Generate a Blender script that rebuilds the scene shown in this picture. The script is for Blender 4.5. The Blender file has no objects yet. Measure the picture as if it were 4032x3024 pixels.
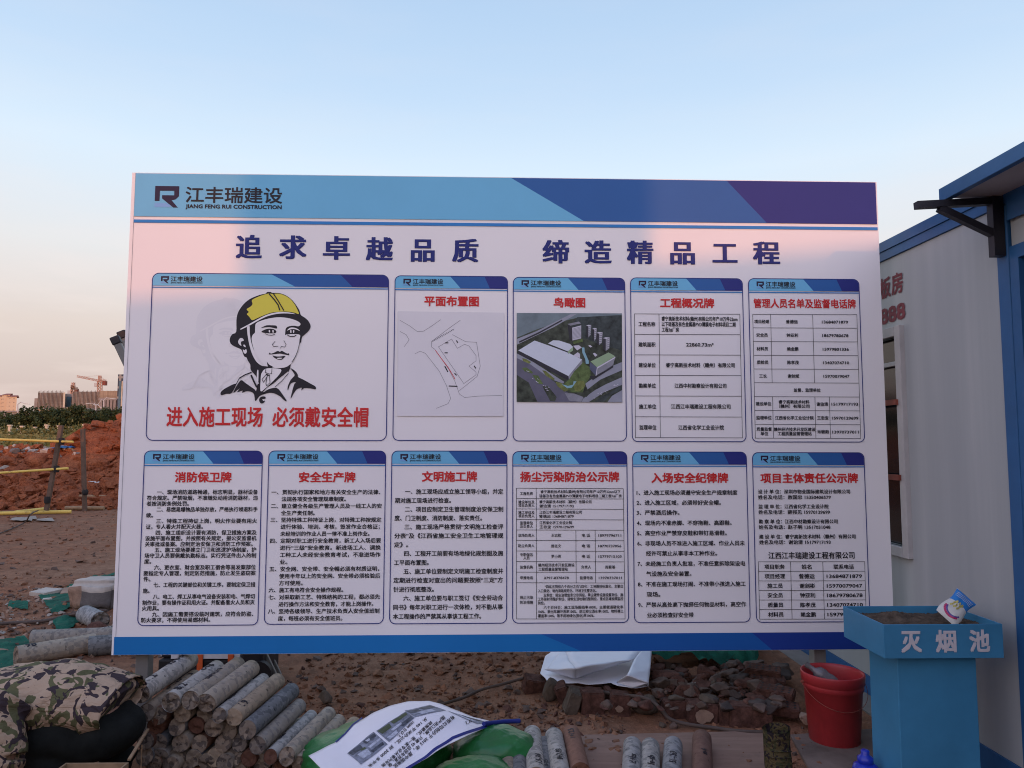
import bpy, bmesh, math, random
from math import sin, cos, tan, pi, radians as RAD, sqrt
from mathutils import Vector, Matrix, noise
from mathutils.geometry import tessellate_polygon
random.seed(7)
S = bpy.context.scene
C = S.collection
# ------------------------------------------------------------------ camera
FOC, CX, CY, EYE = 2950.0, 2016.0, 1512.0, 1.5
PITCH, ROLL = 0.08089, 0.00124
FWD = Vector((0, cos(PITCH), sin(PITCH)))
_U = Vector((0, -sin(PITCH), cos(PITCH))); _R = Vector((1, 0, 0))
RT = _R*cos(ROLL) + _U*sin(ROLL)
UP = -_R*sin(ROLL) + _U*cos(ROLL)
cam_d = bpy.data.cameras.new('camera'); cam = bpy.data.objects.new('camera', cam_d); C.objects.link(cam)
cam_d.sensor_width = 36; cam_d.lens = FOC/4032*36; cam_d.clip_start = 0.05; cam_d.clip_end = 6000
m = Matrix((RT, UP, -FWD)).transposed().to_4x4(); m.translation = (0, 0, EYE); cam.matrix_world = m
S.camera = cam
# ------------------------------------------------------------------ light
SUN_EL, SUN_AZ = RAD(4.6), RAD(8)          # low sun behind the camera, a little to its right
S.view_settings.view_transform = 'Standard'; S.view_settings.look = 'None'
S.view_settings.exposure = 0.15; S.view_settings.gamma = 1
S.cycles.pixel_filter_type = 'BLACKMAN_HARRIS'; S.cycles.filter_width = 1.05; S.cycles.denoising_prefilter = 'NONE'
w = bpy.data.worlds.new('World'); S.world = w; w.use_nodes = True
nt = w.node_tree; bg = nt.nodes['Background']
sky = nt.nodes.new('ShaderNodeTexSky'); sky.sky_type = 'NISHITA'; sky.sun_disc = False
sky.sun_elevation = SUN_EL; sky.sun_rotation = pi - SUN_AZ
sky.air_density = 1.0; sky.dust_density = 1.0; sky.ozone_density = 1.0; sky.altitude = 100
def wn(t, **kw):
    n = nt.nodes.new(t)
    for k_, v_ in kw.items(): setattr(n, k_, v_)
    return n
def wramp(fac, stops):
    r = wn('ShaderNodeValToRGB'); e = r.color_ramp.elements
    while len(e) < len(stops): e.new(.5)
    for i, (q, c) in enumerate(stops): e[i].position = q; e[i].color = (*c, 1)
    nt.links.new(fac, r.inputs[0]); return r.outputs[0]
def wmix(fac, a, b, blend='MIX'):
    n = wn('ShaderNodeMix', data_type='RGBA', blend_type=blend)
    for s_, v_ in ((n.inputs[0], fac), (n.inputs[6], a), (n.inputs[7], b)):
        if hasattr(v_, 'links'): nt.links.new(v_, s_)
        elif isinstance(v_, (int, float)): s_.default_value = v_
        else: s_.default_value = (*v_, 1)
    return n.outputs[2]
tc = wn('ShaderNodeTexCoord'); sx = wn('ShaderNodeSeparateXYZ'); nt.links.new(tc.outputs['Generated'], sx.inputs[0])
# dusk air: pale pink low, blue above (opposite the sun); brighter towards the sunset behind the camera
front = wramp(sx.outputs[2], [(0,(.57,.43,.41)),(.05,(.57,.45,.45)),(.14,(.71,.60,.56)),(.23,(.76,.75,.76)),(.34,(.67,.80,.93)),(.43,(.53,.69,.89)),(.54,(.43,.60,.83)),(1,(.22,.36,.62))])
back = wramp(sx.outputs[2], [(0,(1,.72,.56)),(.12,(1,.80,.72)),(.3,(.94,.82,.90)),(.55,(.66,.66,.92)),(1,(.26,.37,.7))])
bs = wn('ShaderNodeVectorMath', operation='SCALE'); nt.links.new(back, bs.inputs[0]); bs.inputs['Scale'].default_value = 1.5
mr = wn('ShaderNodeMapRange'); mr.inputs[1].default_value = .25; mr.inputs[2].default_value = -.35; nt.links.new(sx.outputs[1], mr.inputs[0])
dusk = wmix(mr.outputs[0], front, bs.outputs[0])
mpc = wn('ShaderNodeMapping'); mpc.inputs['Scale'].default_value = (2.2, 2.2, 11); nt.links.new(tc.outputs['Generated'], mpc.inputs[0])
cl = wn('ShaderNodeTexNoise'); cl.inputs['Scale'].default_value = 2.3; cl.inputs['Detail'].default_value = 6; cl.inputs['Roughness'].default_value = .55; nt.links.new(mpc.outputs[0], cl.inputs['Vector'])
cm = wramp(cl.outputs['Fac'], [(.44,(0,0,0)),(.72,(.5,.5,.5))]); lowm = wramp(sx.outputs[2], [(0,(.6,.6,.6)),(.08,(1,1,1)),(.2,(.5,.5,.5)),(.36,(.12,.12,.12)),(.6,(.1,.1,.1))])
cmask = wmix(1.0, cm, lowm, 'MULTIPLY'); dusk = wmix(cmask, dusk, (.92,.78,.74))
ds = wn('ShaderNodeVectorMath', operation='SCALE'); nt.links.new(dusk, ds.inputs[0]); ds.inputs['Scale'].default_value = 7.1
tot = wmix(.12, ds.outputs[0], sky.outputs[0])
nt.links.new(tot, bg.inputs[0]); bg.inputs[1].default_value = 0.15
sd = bpy.data.lights.new('sun', 'SUN'); sd.energy = 1.1; sd.angle = RAD(0.55); sd.color = (1.0, 0.34, 0.12)
so = bpy.data.objects.new('sun', sd); C.objects.link(so)
so.rotation_euler = Vector((-sin(SUN_AZ)*cos(SUN_EL), cos(SUN_AZ)*cos(SUN_EL), -sin(SUN_EL))).to_track_quat('-Z', 'Y').to_euler()
so.location = (3, -20, 10)

# ------------------------------------------------------------------ helpers
def ray(px, py): return FWD + RT*((px-CX)/FOC) - UP*((py-CY)/FOC)
def at(px, py, Y):
    d = ray(px, py); return Vector((0, 0, EYE)) + d*(Y/d.y)
def G(px, py, z=0.0):
    d = ray(px, py); return Vector((0, 0, EYE)) + d*((z-EYE)/d.z)

class MB:
    def __init__(s): s.v = []; s.f = []; s.m = []; s.sm = []
    def add(s, vs, fs, mi=0, smooth=False):
        o = len(s.v); s.v += [tuple(p) for p in vs]
        for f in fs: s.f.append([i+o for i in f]); s.m.append(mi); s.sm.append(smooth)
        return s
    def box(s, a, b, mi=0, M=None):
        (x0, y0, z0), (x1, y1, z1) = a, b
        vs = [Vector(p) for p in ((x0,y0,z0),(x1,y0,z0),(x1,y1,z0),(x0,y1,z0),(x0,y0,z1),(x1,y0,z1),(x1,y1,z1),(x0,y1,z1))]
        if M: vs = [M @ p for p in vs]
        return s.add(vs, [(3,2,1,0),(4,5,6,7),(0,1,5,4),(1,2,6,5),(2,3,7,6),(3,0,4,7)], mi)
    def bar(s, p, q, w, h=None, mi=0, up=(0,0,1)):
        p, q = Vector(p), Vector(q); h = h or w; d = (q-p).normalized(); u = Vector(up)
        if abs(d.dot(u)) > .98: u = Vector((0,1,0))
        a = d.cross(u).normalized()*w/2; b = a.cross(d).normalized()*h/2
        return s.add([p-a-b,p+a-b,p+a+b,p-a+b,q-a-b,q+a-b,q+a+b,q-a+b], [(3,2,1,0),(4,5,6,7),(0,1,5,4),(1,2,6,5),(2,3,7,6),(3,0,4,7)], mi)
    def tube(s, pts, r, n=10, mi=0, cap=True, smooth=True):
        pts = [Vector(p) for p in pts]; rs = r if isinstance(r, (list, tuple)) else [r]*len(pts)
        vs = []; fs = []; N = len(pts); a = None
        for i, p in enumerate(pts):
            d = (pts[min(i+1, N-1)] - pts[max(i-1, 0)]).normalized()
            if a is None:
                u = Vector((0,0,1)) if abs(d.z) < .9 else Vector((1,0,0)); a = d.cross(u).normalized()
            else: a = (a - d*a.dot(d)).normalized()
            b = a.cross(d)
            vs += [p + (a*cos(2*pi*k/n) + b*sin(2*pi*k/n))*rs[i] for k in range(n)]
        for i in range(N-1):
            for k in range(n): fs.append((i*n+k, (i+1)*n+k, (i+1)*n+(k+1)%n, i*n+(k+1)%n))
        s.add(vs, fs, mi, smooth)
        if cap:
            s.add(vs[:n], [list(range(n))], mi); s.add(vs[-n:], [list(range(n))[::-1]], mi)
        return s
    def lathe(s, prof, c=(0,0,0), n=32, mi=0, smooth=True):
        vs = []; fs = []
        for r, z in prof: vs += [(c[0]+r*cos(2*pi*k/n), c[1]+r*sin(2*pi*k/n), c[2]+z) for k in range(n)]
        for i in range(len(prof)-1):
            for k in range(n): fs.append((i*n+k, i*n+(k+1)%n, (i+1)*n+(k+1)%n, (i+1)*n+k))
        return s.add(vs, fs, mi, smooth)
    def grid(s, fn, nu, nv, mi=0, smooth=True):
        vs = [fn(i/nu, j/nv) for j in range(nv+1) for i in range(nu+1)]
        fs = [(j*(nu+1)+i, j*(nu+1)+i+1, (j+1)*(nu+1)+i+1, (j+1)*(nu+1)+i) for j in range(nv) for i in range(nu)]
        return s.add(vs, fs, mi, smooth)
    def poly(s, pts2, fn, mi=0):
        """flat outline pts2 (2-D) placed with fn(u, v) -> 3-D"""
        vv = [Vector((p[0], p[1], 0)) for p in pts2]
        tr = tessellate_polygon([vv])
        fs = []
        for t in tr:
            a, b, c = (vv[i] for i in t)
            cr = (b-a).cross(c-a).z
            if abs(cr) < 1e-12: continue
            fs.append(t if cr > 0 else t[::-1])
        return s.add([fn(p[0], p[1]) for p in pts2], fs, mi)
    def build(s, name, mats, parent=None, loc=None):
        me = bpy.data.meshes.new(name); me.from_pydata(s.v, [], s.f); me.update()
        for x in (mats if isinstance(mats, (list, tuple)) else [mats]): me.materials.append(x)
        me.polygons.foreach_set('material_index', s.m); me.polygons.foreach_set('use_smooth', s.sm)
        o = bpy.data.objects.new(name, me); C.objects.link(o)
        if parent: o.parent = parent
        if loc is not None: o.location = loc
        return o

def tag(o, label=None, cat=None, group=None, kind=None):
    if label: o['label'] = label
    if cat: o['category'] = cat
    if group: o['group'] = group
    if kind: o['kind'] = kind
    return o
def thing(name, loc, label, cat, group=None, rz=0):
    o = bpy.data.objects.new(name, None); C.objects.link(o); o.location = loc; o.rotation_euler = (0,0,rz); o.empty_display_size = .1
    return tag(o, label, cat, group)
def copy_tree(o, parent=None):
    c = o.copy(); C.objects.link(c)
    if parent: c.parent = parent
    for ch in list(o.children): copy_tree(ch, c)
    return c
def weld(o, d=1e-4):
    bm = bmesh.new(); bm.from_mesh(o.data); bmesh.ops.remove_doubles(bm, verts=bm.verts, dist=d); bmesh.ops.recalc_face_normals(bm, faces=bm.faces); bm.to_mesh(o.data); bm.free(); return o
def bevel(o, wd=.004, seg=2):
    md = o.modifiers.new('bevel', 'BEVEL'); md.width = wd; md.segments = seg; md.limit_method = 'ANGLE'; return o

# ------------------------------------------------------------------ materials
def new_mat(name, rough=.8, spec=.3):
    mt = bpy.data.materials.new(name); mt.use_nodes = True
    b = mt.node_tree.nodes['Principled BSDF']; b.inputs['Roughness'].default_value = rough
    b.inputs['Specular IOR Level'].default_value = spec
    return mt, mt.node_tree, b
def N(nt, t, **kw):
    n = nt.nodes.new(t)
    for k, v in kw.items():
        if k in n.inputs: n.inputs[k].default_value = v
        else: setattr(n, k, v)
    return n
def coords(nt, kind='Object', scale=(1,1,1)):
    tc = N(nt, 'ShaderNodeTexCoord'); mp = N(nt, 'ShaderNodeMapping'); mp.inputs['Scale'].default_value = scale
    nt.links.new(tc.outputs[kind], mp.inputs[0]); return mp.outputs[0]
def ramp(nt, fac, stops, const=False):
    r = N(nt, 'ShaderNodeValToRGB'); e = r.color_ramp.elements
    while len(e) < len(stops): e.new(.5)
    for i, (p, c) in enumerate(stops): e[i].position = p; e[i].color = (*c, 1) if len(c) == 3 else c
    if const: r.color_ramp.interpolation = 'CONSTANT'
    nt.links.new(fac, r.inputs[0]); return r.outputs[0]
def mixc(nt, fac, a, b, blend='MIX'):
    n = N(nt, 'ShaderNodeMix', data_type='RGBA', blend_type=blend)
    for sock, v in ((n.inputs[0], fac), (n.inputs[6], a), (n.inputs[7], b)):
        if hasattr(v, 'links'): nt.links.new(v, sock)
        elif isinstance(v, (int, float)): sock.default_value = v
        else: sock.default_value = (*v, 1)
    return n.outputs[2]
def bump(nt, bsdf, h, dist=.01, strength=.6, prev=None):
    b = N(nt, 'ShaderNodeBump'); b.inputs['Distance'].default_value = dist; b.inputs['Strength'].default_value = strength
    nt.links.new(h, b.inputs['Height'])
    if prev is not None: nt.links.new(prev, b.inputs['Normal'])
    nt.links.new(b.outputs[0], bsdf.inputs['Normal']); return b.outputs[0]
def tex(nt, co, scale, detail=5, rough=.6, dist=0.0):
    n = N(nt, 'ShaderNodeTexNoise'); n.inputs['Scale'].default_value = scale; n.inputs['Detail'].default_value = detail
    n.inputs['Roughness'].default_value = rough; n.inputs['Distortion'].default_value = dist
    nt.links.new(co, n.inputs['Vector']); return n.outputs['Fac']
def plain(name, col, rough=.7, var=.12, scale=8, bmp=0.0, spec=.3, kind='Object', metal=0):
    """a colour with mild blotchy wear and a little relief"""
    mt, nt, b = new_mat(name, rough, spec); co = coords(nt, kind)
    n = tex(nt, co, scale, 6, .65)
    lo = tuple(c*(1-var) for c in col); hi = tuple(min(1, c*(1+var)) for c in col)
    nt.links.new(ramp(nt, n, [(.3, lo), (.7, hi)]), b.inputs['Base Color'])
    b.inputs['Metallic'].default_value = metal
    if bmp: bump(nt, b, tex(nt, co, scale*6, 4), bmp, .5)
    return mt
def soil(name, cols, s1=.35, s2=6, bd=.03, fine=60):
    mt, nt, b = new_mat(name, .95, .1); co = coords(nt)
    a = tex(nt, co, s1, 4, .6, .4); f = tex(nt, co, s2, 8, .7); g = tex(nt, co, fine, 4, .7)
    c1 = ramp(nt, a, [(.35, cols[0]), (.65, cols[1])])
    c2 = mixc(nt, ramp(nt, f, [(.42, (0,0,0)), (.62, (1,1,1))]), c1, cols[2])
    c3 = mixc(nt, ramp(nt, g, [(.56, (0,0,0)), (.72, (.55,.55,.55))]), c2, cols[3])
    nt.links.new(c3, b.inputs['Base Color'])
    p = bump(nt, b, f, bd, .9); bump(nt, b, g, bd*.25, .7, p)
    return mt
M = {}
M['soil'] = soil('soil', [(.265,.108,.056), (.26,.152,.095), (.165,.083,.05), (.35,.225,.145)])
M['redsoil'] = soil('red_soil', [(.33,.108,.05), (.25,.085,.045), (.42,.145,.065), (.16,.062,.038)], .6, 2.4, .3, 12)
def mat_vinyl():
    mt, nt, b = new_mat('white_vinyl', .55, .35); co = coords(nt)
    n = tex(nt, co, 1.1, 3, .5); nt.links.new(ramp(nt, n, [(.3,(.82,.80,.80)),(.7,(.86,.84,.835))]), b.inputs['Base Color'])
    mp = coords(nt, 'Object', (1.2,1,.25)); h = tex(nt, mp, 2.2, 3, .45); bump(nt, b, h, .02, .42)
    return mt
M['vinyl'] = mat_vinyl()
def ink(name, col, rough=.55): return plain('ink_'+name, col, rough, .05, 1.5)
M['light_blue'] = ink('light_blue', (.16,.48,.72)); M['mid_blue'] = ink('mid_blue', (.026,.12,.36)); M['navy'] = ink('navy', (.022,.03,.2))
M['stripe'] = ink('stripe_blue', (.03,.22,.56)); M['foot1'] = ink('foot_blue', (.008,.17,.47)); M['foot2'] = ink('foot_mid', (.008,.1,.37)); M['foot3'] = ink('foot_navy', (.012,.045,.27))
M['red'] = ink('red', (.62,.03,.03)); M['black'] = ink('black', (.018,.016,.022)); M['slogan'] = ink('slogan_navy', (.016,.026,.18)); M['logo'] = ink('logo', (.022,.014,.045)); M['logo_grey'] = ink('logo_bluegrey', (.2,.4,.72))
M['yellow_ink'] = ink('yellow', (.72,.64,.08)); M['ghost'] = ink('ghost', (.80,.783,.79)); M['grey_ink'] = ink('grey', (.22,.22,.25)); M['art_white'] = ink('paper', (.83,.81,.81))
M['steel'] = plain('grey_steel', (.17,.17,.16), .5, .15, 5, .002, .5)
M['white_wall'] = None
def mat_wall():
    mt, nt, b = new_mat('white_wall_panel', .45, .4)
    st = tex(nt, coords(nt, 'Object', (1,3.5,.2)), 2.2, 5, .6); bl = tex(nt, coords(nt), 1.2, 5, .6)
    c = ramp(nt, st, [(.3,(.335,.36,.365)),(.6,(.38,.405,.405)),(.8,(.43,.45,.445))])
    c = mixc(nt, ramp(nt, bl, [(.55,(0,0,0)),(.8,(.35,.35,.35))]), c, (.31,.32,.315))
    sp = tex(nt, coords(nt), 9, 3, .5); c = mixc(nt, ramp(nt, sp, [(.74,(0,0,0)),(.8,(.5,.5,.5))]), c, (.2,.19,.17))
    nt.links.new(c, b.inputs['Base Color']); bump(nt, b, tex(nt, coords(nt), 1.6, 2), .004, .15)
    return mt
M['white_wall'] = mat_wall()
M['trim'] = plain('blue_trim', (.02,.1,.25), .45, .14, 4, .001, .4)
M['dark_trim'] = plain('dark_blue_door', (.008,.03,.09), .4, .2, 3, .001, .4)
M['bracket'] = plain('black_steel', (.014,.014,.02), .5, .2, 6, .001, .4)
M['soffit'] = plain('soffit', (.42,.39,.38), .6, .12, 4)
M['glass'] = plain('dark_glass', (.012,.014,.016), .08, .2, 2, 0, .5)
M['frame'] = plain('window_frame', (.42,.41,.40), .5, .1, 10)
M['rust'] = plain('rust_red', (.22,.06,.04), .7, .3, 12, .002)
M['paint_red'] = plain('painted_letter', (.2,.05,.06), .7, .2, 20)
M['concrete'] = plain('concrete', (.23,.2,.175), .9, .25, 3, .006, .1)
M['pedestal'] = plain('sky_blue_paint', (.05,.235,.41), .45, .16, 2.2, .0015, .45)
M['white_letter'] = plain('white_letter', (.62,.6,.62), .6, .08, 30)
M['bucket'] = plain('red_plastic', (.36,.028,.032), .42, .14, 9, .0005, .45)
M['mud'] = plain('grey_mud', (.1,.075,.065), .9, .3, 12, .004)
M['green_sack'] = plain('green_plastic', (.016,.15,.034), .36, .25, 4, .008, .5)
M['banner'] = plain('banner_white', (.8,.79,.82), .4, .04, 3, 0, .4)
M['whitesheet'] = plain('sheet_white', (.74,.75,.82), .45, .04, 3, 0, .35)
M['greynoise'] = plain('speckled_grey', (.25,.28,.33), .6, .6, 120)
M['plywood'] = None
def mat_ply():
    mt, nt, b = new_mat('worn_board', .75, .2)
    a = tex(nt, coords(nt, 'Object', (1,6,1)), 2.5, 6, .65, .5); f = tex(nt, coords(nt), 3.0, 7, .65); g = tex(nt, coords(nt), 22, 5, .7)
    c = ramp(nt, a, [(.3,(.2,.122,.088)),(.7,(.28,.182,.135))]); c = mixc(nt, ramp(nt, f, [(.56,(0,0,0)),(.68,(.75,.75,.75))]), c, (.13,.085,.065))
    c = mixc(nt, ramp(nt, g, [(.66,(0,0,0)),(.74,(.8,.8,.8))]), c, (.06,.04,.03)); nt.links.new(c, b.inputs['Base Color']); bump(nt, b, g, .002, .4)
    return mt
M['plywood'] = mat_ply()
M['wood'] = plain('raw_wood', (.26,.175,.1), .8, .25, 14, .002)
M['old_wood'] = plain('old_wood', (.14,.085,.06), .85, .3, 10, .004)
M['dark'] = plain('black_rubber', (.012,.012,.014), .6, .3, 8)
M['white_strip'] = plain('white_strip', (.6,.62,.66), .5, .08, 10)
M['orange'] = plain('orange_strap', (.6,.11,.03), .6, .1, 20)
M['net'] = None
def mat_net():
    mt, nt, b = new_mat('green_netting', .8, .15); co = coords(nt)
    n = tex(nt, co, 7, 6, .7); f = tex(nt, co, 90, 2, .5)
    c = ramp(nt, n, [(.3,(.006,.05,.032)),(.7,(.012,.125,.075))]); c = mixc(nt, ramp(nt, f, [(.5,(0,0,0)),(.7,(.5,.5,.5))]), c, (.004,.03,.02)); nt.links.new(c, b.inputs['Base Color']); bump(nt, b, n, .015, .6)
    return mt
M['net'] = mat_net()
def mat_core(name, base, dark, light, amt=.5):
    mt, nt, b = new_mat(name, .85, .15); oi = N(nt, 'ShaderNodeObjectInfo')
    tc = N(nt, 'ShaderNodeTexCoord'); ad = N(nt, 'ShaderNodeVectorMath', operation='ADD'); sc = N(nt, 'ShaderNodeVectorMath', operation='SCALE'); sc.inputs['Scale'].default_value = 1.0
    cb = N(nt, 'ShaderNodeCombineXYZ'); mu = N(nt, 'ShaderNodeMath', operation='MULTIPLY'); mu.inputs[1].default_value = 37
    nt.links.new(oi.outputs['Random'], mu.inputs[0])
    for i in range(3): nt.links.new(mu.outputs[0], cb.inputs[i])
    nt.links.new(tc.outputs['Object'], ad.inputs[0]); nt.links.new(cb.outputs[0], ad.inputs[1]); co = ad.outputs[0]
    v = N(nt, 'ShaderNodeTexVoronoi'); v.inputs['Scale'].default_value = 52; v.inputs['Randomness'].default_value = 1; nt.links.new(co, v.inputs['Vector'])
    n = tex(nt, co, 9, 6, .7); f = tex(nt, co, 130, 3, .6); pit = tex(nt, co, 38, 4, .6)
    sp = N(nt, 'ShaderNodeSeparateColor'); nt.links.new(v.outputs['Color'], sp.inputs[0])
    c = ramp(nt, n, [(.3, tuple(x*.78 for x in base)), (.7, tuple(x*1.15 for x in base))])
    c = mixc(nt, ramp(nt, sp.outputs[0], [(.62,(0,0,0)),(.68,(amt,amt,amt))]), c, dark)
    c = mixc(nt, ramp(nt, sp.outputs[1], [(.8,(0,0,0)),(.84,(amt*.7,)*3)]), c, light)
    c = mixc(nt, ramp(nt, pit, [(.63,(0,0,0)),(.7,(.8,.8,.8))]), c, tuple(x*.3 for x in dark))
    tint = ramp(nt, oi.outputs['Random'], [(0,(.78,.8,.84)),(.5,(1,.98,.94)),(1,(1.12,1.06,.98))]); c = mixc(nt, 1.0, c, tint, 'MULTIPLY')
    nt.links.new(c, b.inputs['Base Color']); p = bump(nt, b, pit, .004, .6); bump(nt, b, f, .001, .5, p)
    return mt
M['core'] = mat_core('concrete_core', (.3,.265,.215), (.13,.125,.12), (.34,.32,.28))
M['core_tan'] = mat_core('tan_core', (.33,.265,.19), (.13,.11,.09), (.34,.29,.21), .4)
M['core_grey'] = mat_core('bluegrey_core', (.15,.158,.162), (.055,.06,.07), (.24,.25,.26))
M['core_rust'] = mat_core('rust_core', (.125,.062,.041), (.09,.04,.03), (.2,.1,.06), .3)
M['core_brown'] = mat_core('brown_core', (.2,.115,.085), (.13,.07,.05), (.25,.16,.12), .3)
M['core_white'] = mat_core('pale_core', (.34,.335,.31), (.15,.155,.155), (.42,.42,.4), .6)
M['face'] = mat_core('broken_face', (.2,.165,.13), (.07,.06,.055), (.3,.25,.19), .8)
def mat_camo(name, dim=1.0, sc=9, light=(.33,.235,.16)):
    mt, nt, b = new_mat(name, .85, .15); tc = N(nt, 'ShaderNodeTexCoord'); mp = N(nt, 'ShaderNodeMapping'); mp.inputs['Scale'].default_value = (1,1,.8); mp.inputs['Rotation'].default_value = (.2,.5,.3)
    nt.links.new(tc.outputs['Object'], mp.inputs[0]); co = mp.outputs[0]
    a = tex(nt, co, sc, 2.5, .5, 1.2); d = tex(nt, co, sc*1.1, 2.5, .5, 1.6)
    mp2 = N(nt, 'ShaderNodeMapping'); mp2.inputs['Location'].default_value = (5,3,7); nt.links.new(co, mp2.inputs[0]); e = tex(nt, mp2.outputs[0], sc*1.05, 2.5, .5, 1.4)
    k = lambda c: tuple(x*dim for x in c)
    c = mixc(nt, ramp(nt, a, [(.535,(0,0,0)),(.545,(1,1,1))]), k(light), k((.1,.1,.048)))
    c = mixc(nt, ramp(nt, e, [(.55,(0,0,0)),(.56,(1,1,1))]), c, k((.045,.033,.037)))
    wv = tex(nt, coords(nt), 300, 2); c = mixc(nt, .12, c, ramp(nt, wv, [(.3,(.3,.3,.3)),(.7,(1,1,1))]), 'MULTIPLY')
    nt.links.new(c, b.inputs['Base Color']); pf = bump(nt, b, tex(nt, coords(nt, 'Object', (1,1,2.2)), 7, 3, .5, 1.0), .05, .6); bump(nt, b, tex(nt, coords(nt), 28, 3, .5, .6), .012, .5, pf)
    return mt
M['camo'] = mat_camo('camouflage_cloth', 1.0, 12.5, (.40,.295,.205)); M['camo_dark'] = mat_camo('camouflage_canvas', .5, 34, (.17,.13,.06))
M['camo_sleeve'] = mat_camo('camouflage_sleeve', .82, 15, (.38,.28,.19)); M['trousers'] = plain('dark_cloth', (.0125,.0145,.0135), .92, .35, 9, .004, .1)
M['skin'] = plain('skin', (.33,.19,.13), .6, .1, 12); M['hair'] = plain('black_hair', (.012,.01,.01), .6, .2, 40, .004)
M['brick'] = plain('old_brick', (.1,.05,.038), .97, .55, 18, .012, .1); M['brick_grey'] = plain('mortared_brick', (.1,.078,.06), .9, .3, 12, .008, .1)
M['stone'] = plain('brown_stone', (.115,.082,.066), .92, .35, 9, .006, .1); M['stone_pale'] = plain('pale_stone', (.3,.27,.23), .9, .25, 12, .004, .1); M['stone_dark'] = plain('dark_stone', (.07,.055,.048), .92, .3, 10, .005, .1)
M['white_chunk'] = plain('white_concrete', (.44,.395,.34), .85, .2, 6, .006, .1); M['tan_chunk'] = plain('tan_broken_concrete', (.3,.205,.15), .9, .25, 14, .008, .1); M['grey_chunk'] = plain('grey_broken_concrete', (.15,.14,.135), .9, .2, 14, .006, .1)
M['hose'] = plain('brown_hose', (.085,.062,.05), .8, .2, 10, .002); M['pvc'] = plain('white_pvc', (.5,.5,.47), .5, .15, 3)
M['yellow'] = None
def mat_rail():
    mt, nt, b = new_mat('yellow_rail_paint', .55, .3); n = tex(nt, coords(nt), 3, 5, .7)
    nt.links.new(ramp(nt, n, [(.36,(.25,.18,.07)),(.45,(.6,.44,.1)),(.75,(.68,.52,.14))]), b.inputs['Base Color']); return mt
M['yellow'] = mat_rail()
M['pole'] = plain('weathered_pole', (.11,.075,.055), .85, .35, 5, .003)
M['sand'] = plain('dirty_sand', (.1,.075,.055), .95, .45, 25, .008, .1)
M['blue_cap'] = plain('blue_plastic', (.012,.03,.4), .3, .06, 5, 0, .5)
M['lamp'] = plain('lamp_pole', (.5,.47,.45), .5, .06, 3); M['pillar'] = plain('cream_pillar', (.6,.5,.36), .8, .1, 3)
M['bark'] = plain('bark', (.16,.12,.09), .9, .25, 8); M['crane'] = plain('hazed_crane_red', (.55,.3,.2), .6, .1, 1)  # crane tone is paler than its paint: distance haze put into the colour
def mat_leaf(name, a, b_, c_):
    mt, nt, b = new_mat(name, .7, .2); oi = N(nt, 'ShaderNodeObjectInfo'); n = tex(nt, coords(nt), .9, 3, .6); f = tex(nt, coords(nt), 9, 2)
    c = ramp(nt, n, [(.3, a), (.55, b_), (.8, c_)]); c = mixc(nt, .5, c, ramp(nt, f, [(.3,(.5,.5,.5)),(.7,(1.3,1.3,1.3))]), 'MULTIPLY')
    nt.links.new(c, b.inputs['Base Color']); return mt
M['leaf'] = mat_leaf('leaves', (.03,.045,.018), (.055,.075,.026), (.09,.095,.03)); M['grass'] = mat_leaf('grass', (.11,.125,.04), (.19,.18,.065), (.27,.22,.1))
# ------------------------------------------------------------------ ground
def fbm(x, y, s, o=4):
    v = 0; a = 1; t = 0
    for i in range(o): v += a*noise.noise(Vector((x*s, y*s, 3.7+i*5))); t += a; a *= .5; s *= 2.1
    return v/t
def sst(a, b, x):
    t = max(0, min(1, (x-a)/(b-a))); return t*t*(3-2*t)
def gs(x, y, cx, cy, sx, sy): return math.exp(-((x-cx)/sx)**2 - ((y-cy)/sy)**2)
def height(x, y):
    z = 0.0
    if -14 < x < 8 and -2 < y < 32:
        k = 1-sst(9, 16, y)
        z += .035*fbm(x, y, .9, 5)*(.4+.6*sst(3.2, 5, y))
        if y > 4.3: z += .040*fbm(x+9, y, 4.5, 5)*k*sst(4.2, 5, y)
        z += .05*gs(x, y, 1.1, 4.75, .7, .45) + .05*gs(x, y, -.2, 5.6, 1.6, .6)
    else: z += .03*fbm(x, y, .3, 3)
    if y > 14 or x < -13:
        b = sst(17.3, 22.5, y + 1.1*fbm(x, y, .35, 3)); z += 1.15*b
        rough = b*(1-sst(26, 34, y)); z += .12*sst(16.8,18,y)*(1-sst(26,34,y))*abs(fbm(x+5, y, 3.1, 3)); z += rough*(.5*abs(fbm(x, y, .55, 5)) + .30*fbm(x+3, y, 1.5, 4) - .22*abs(fbm(x+7, y, 1.1, 3)))
        z += .72*gs(x, y, -9.6, 22.0, 2.1, 1.6) + .5*gs(x, y, -11.9, 21.3, .8, .9) + .35*gs(x, y, -11.1, 21.6, .35, .5) + .25*gs(x, y, -15, 22, 2, 1.5)
        z += .62*gs(x, y, -9.3, 19.6, 1.1, .9)
        z += sst(26, 84, y)*1.15
    return z
def spaced(a, b, d0, near0, near1, growth=1.18):
    xs = [near0]
    while xs[-1] < near1: xs.append(xs[-1]+d0)
    d = d0
    while xs[-1] < b: d *= growth; xs.append(xs[-1]+d)
    lo = [near0]; d = d0
    while lo[0] > a: d *= growth; lo.insert(0, lo[0]-d)
    return lo[:-1] + xs
xs = spaced(-1500, 1500, .045, -5.2, 3.4, 1.06); ys = spaced(-500, 2500, .045, 3.0, 7.5, 1.035)
gb = MB(); nx = len(xs)
gb.v = [(x, y, height(x, y)) for y in ys for x in xs]
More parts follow.
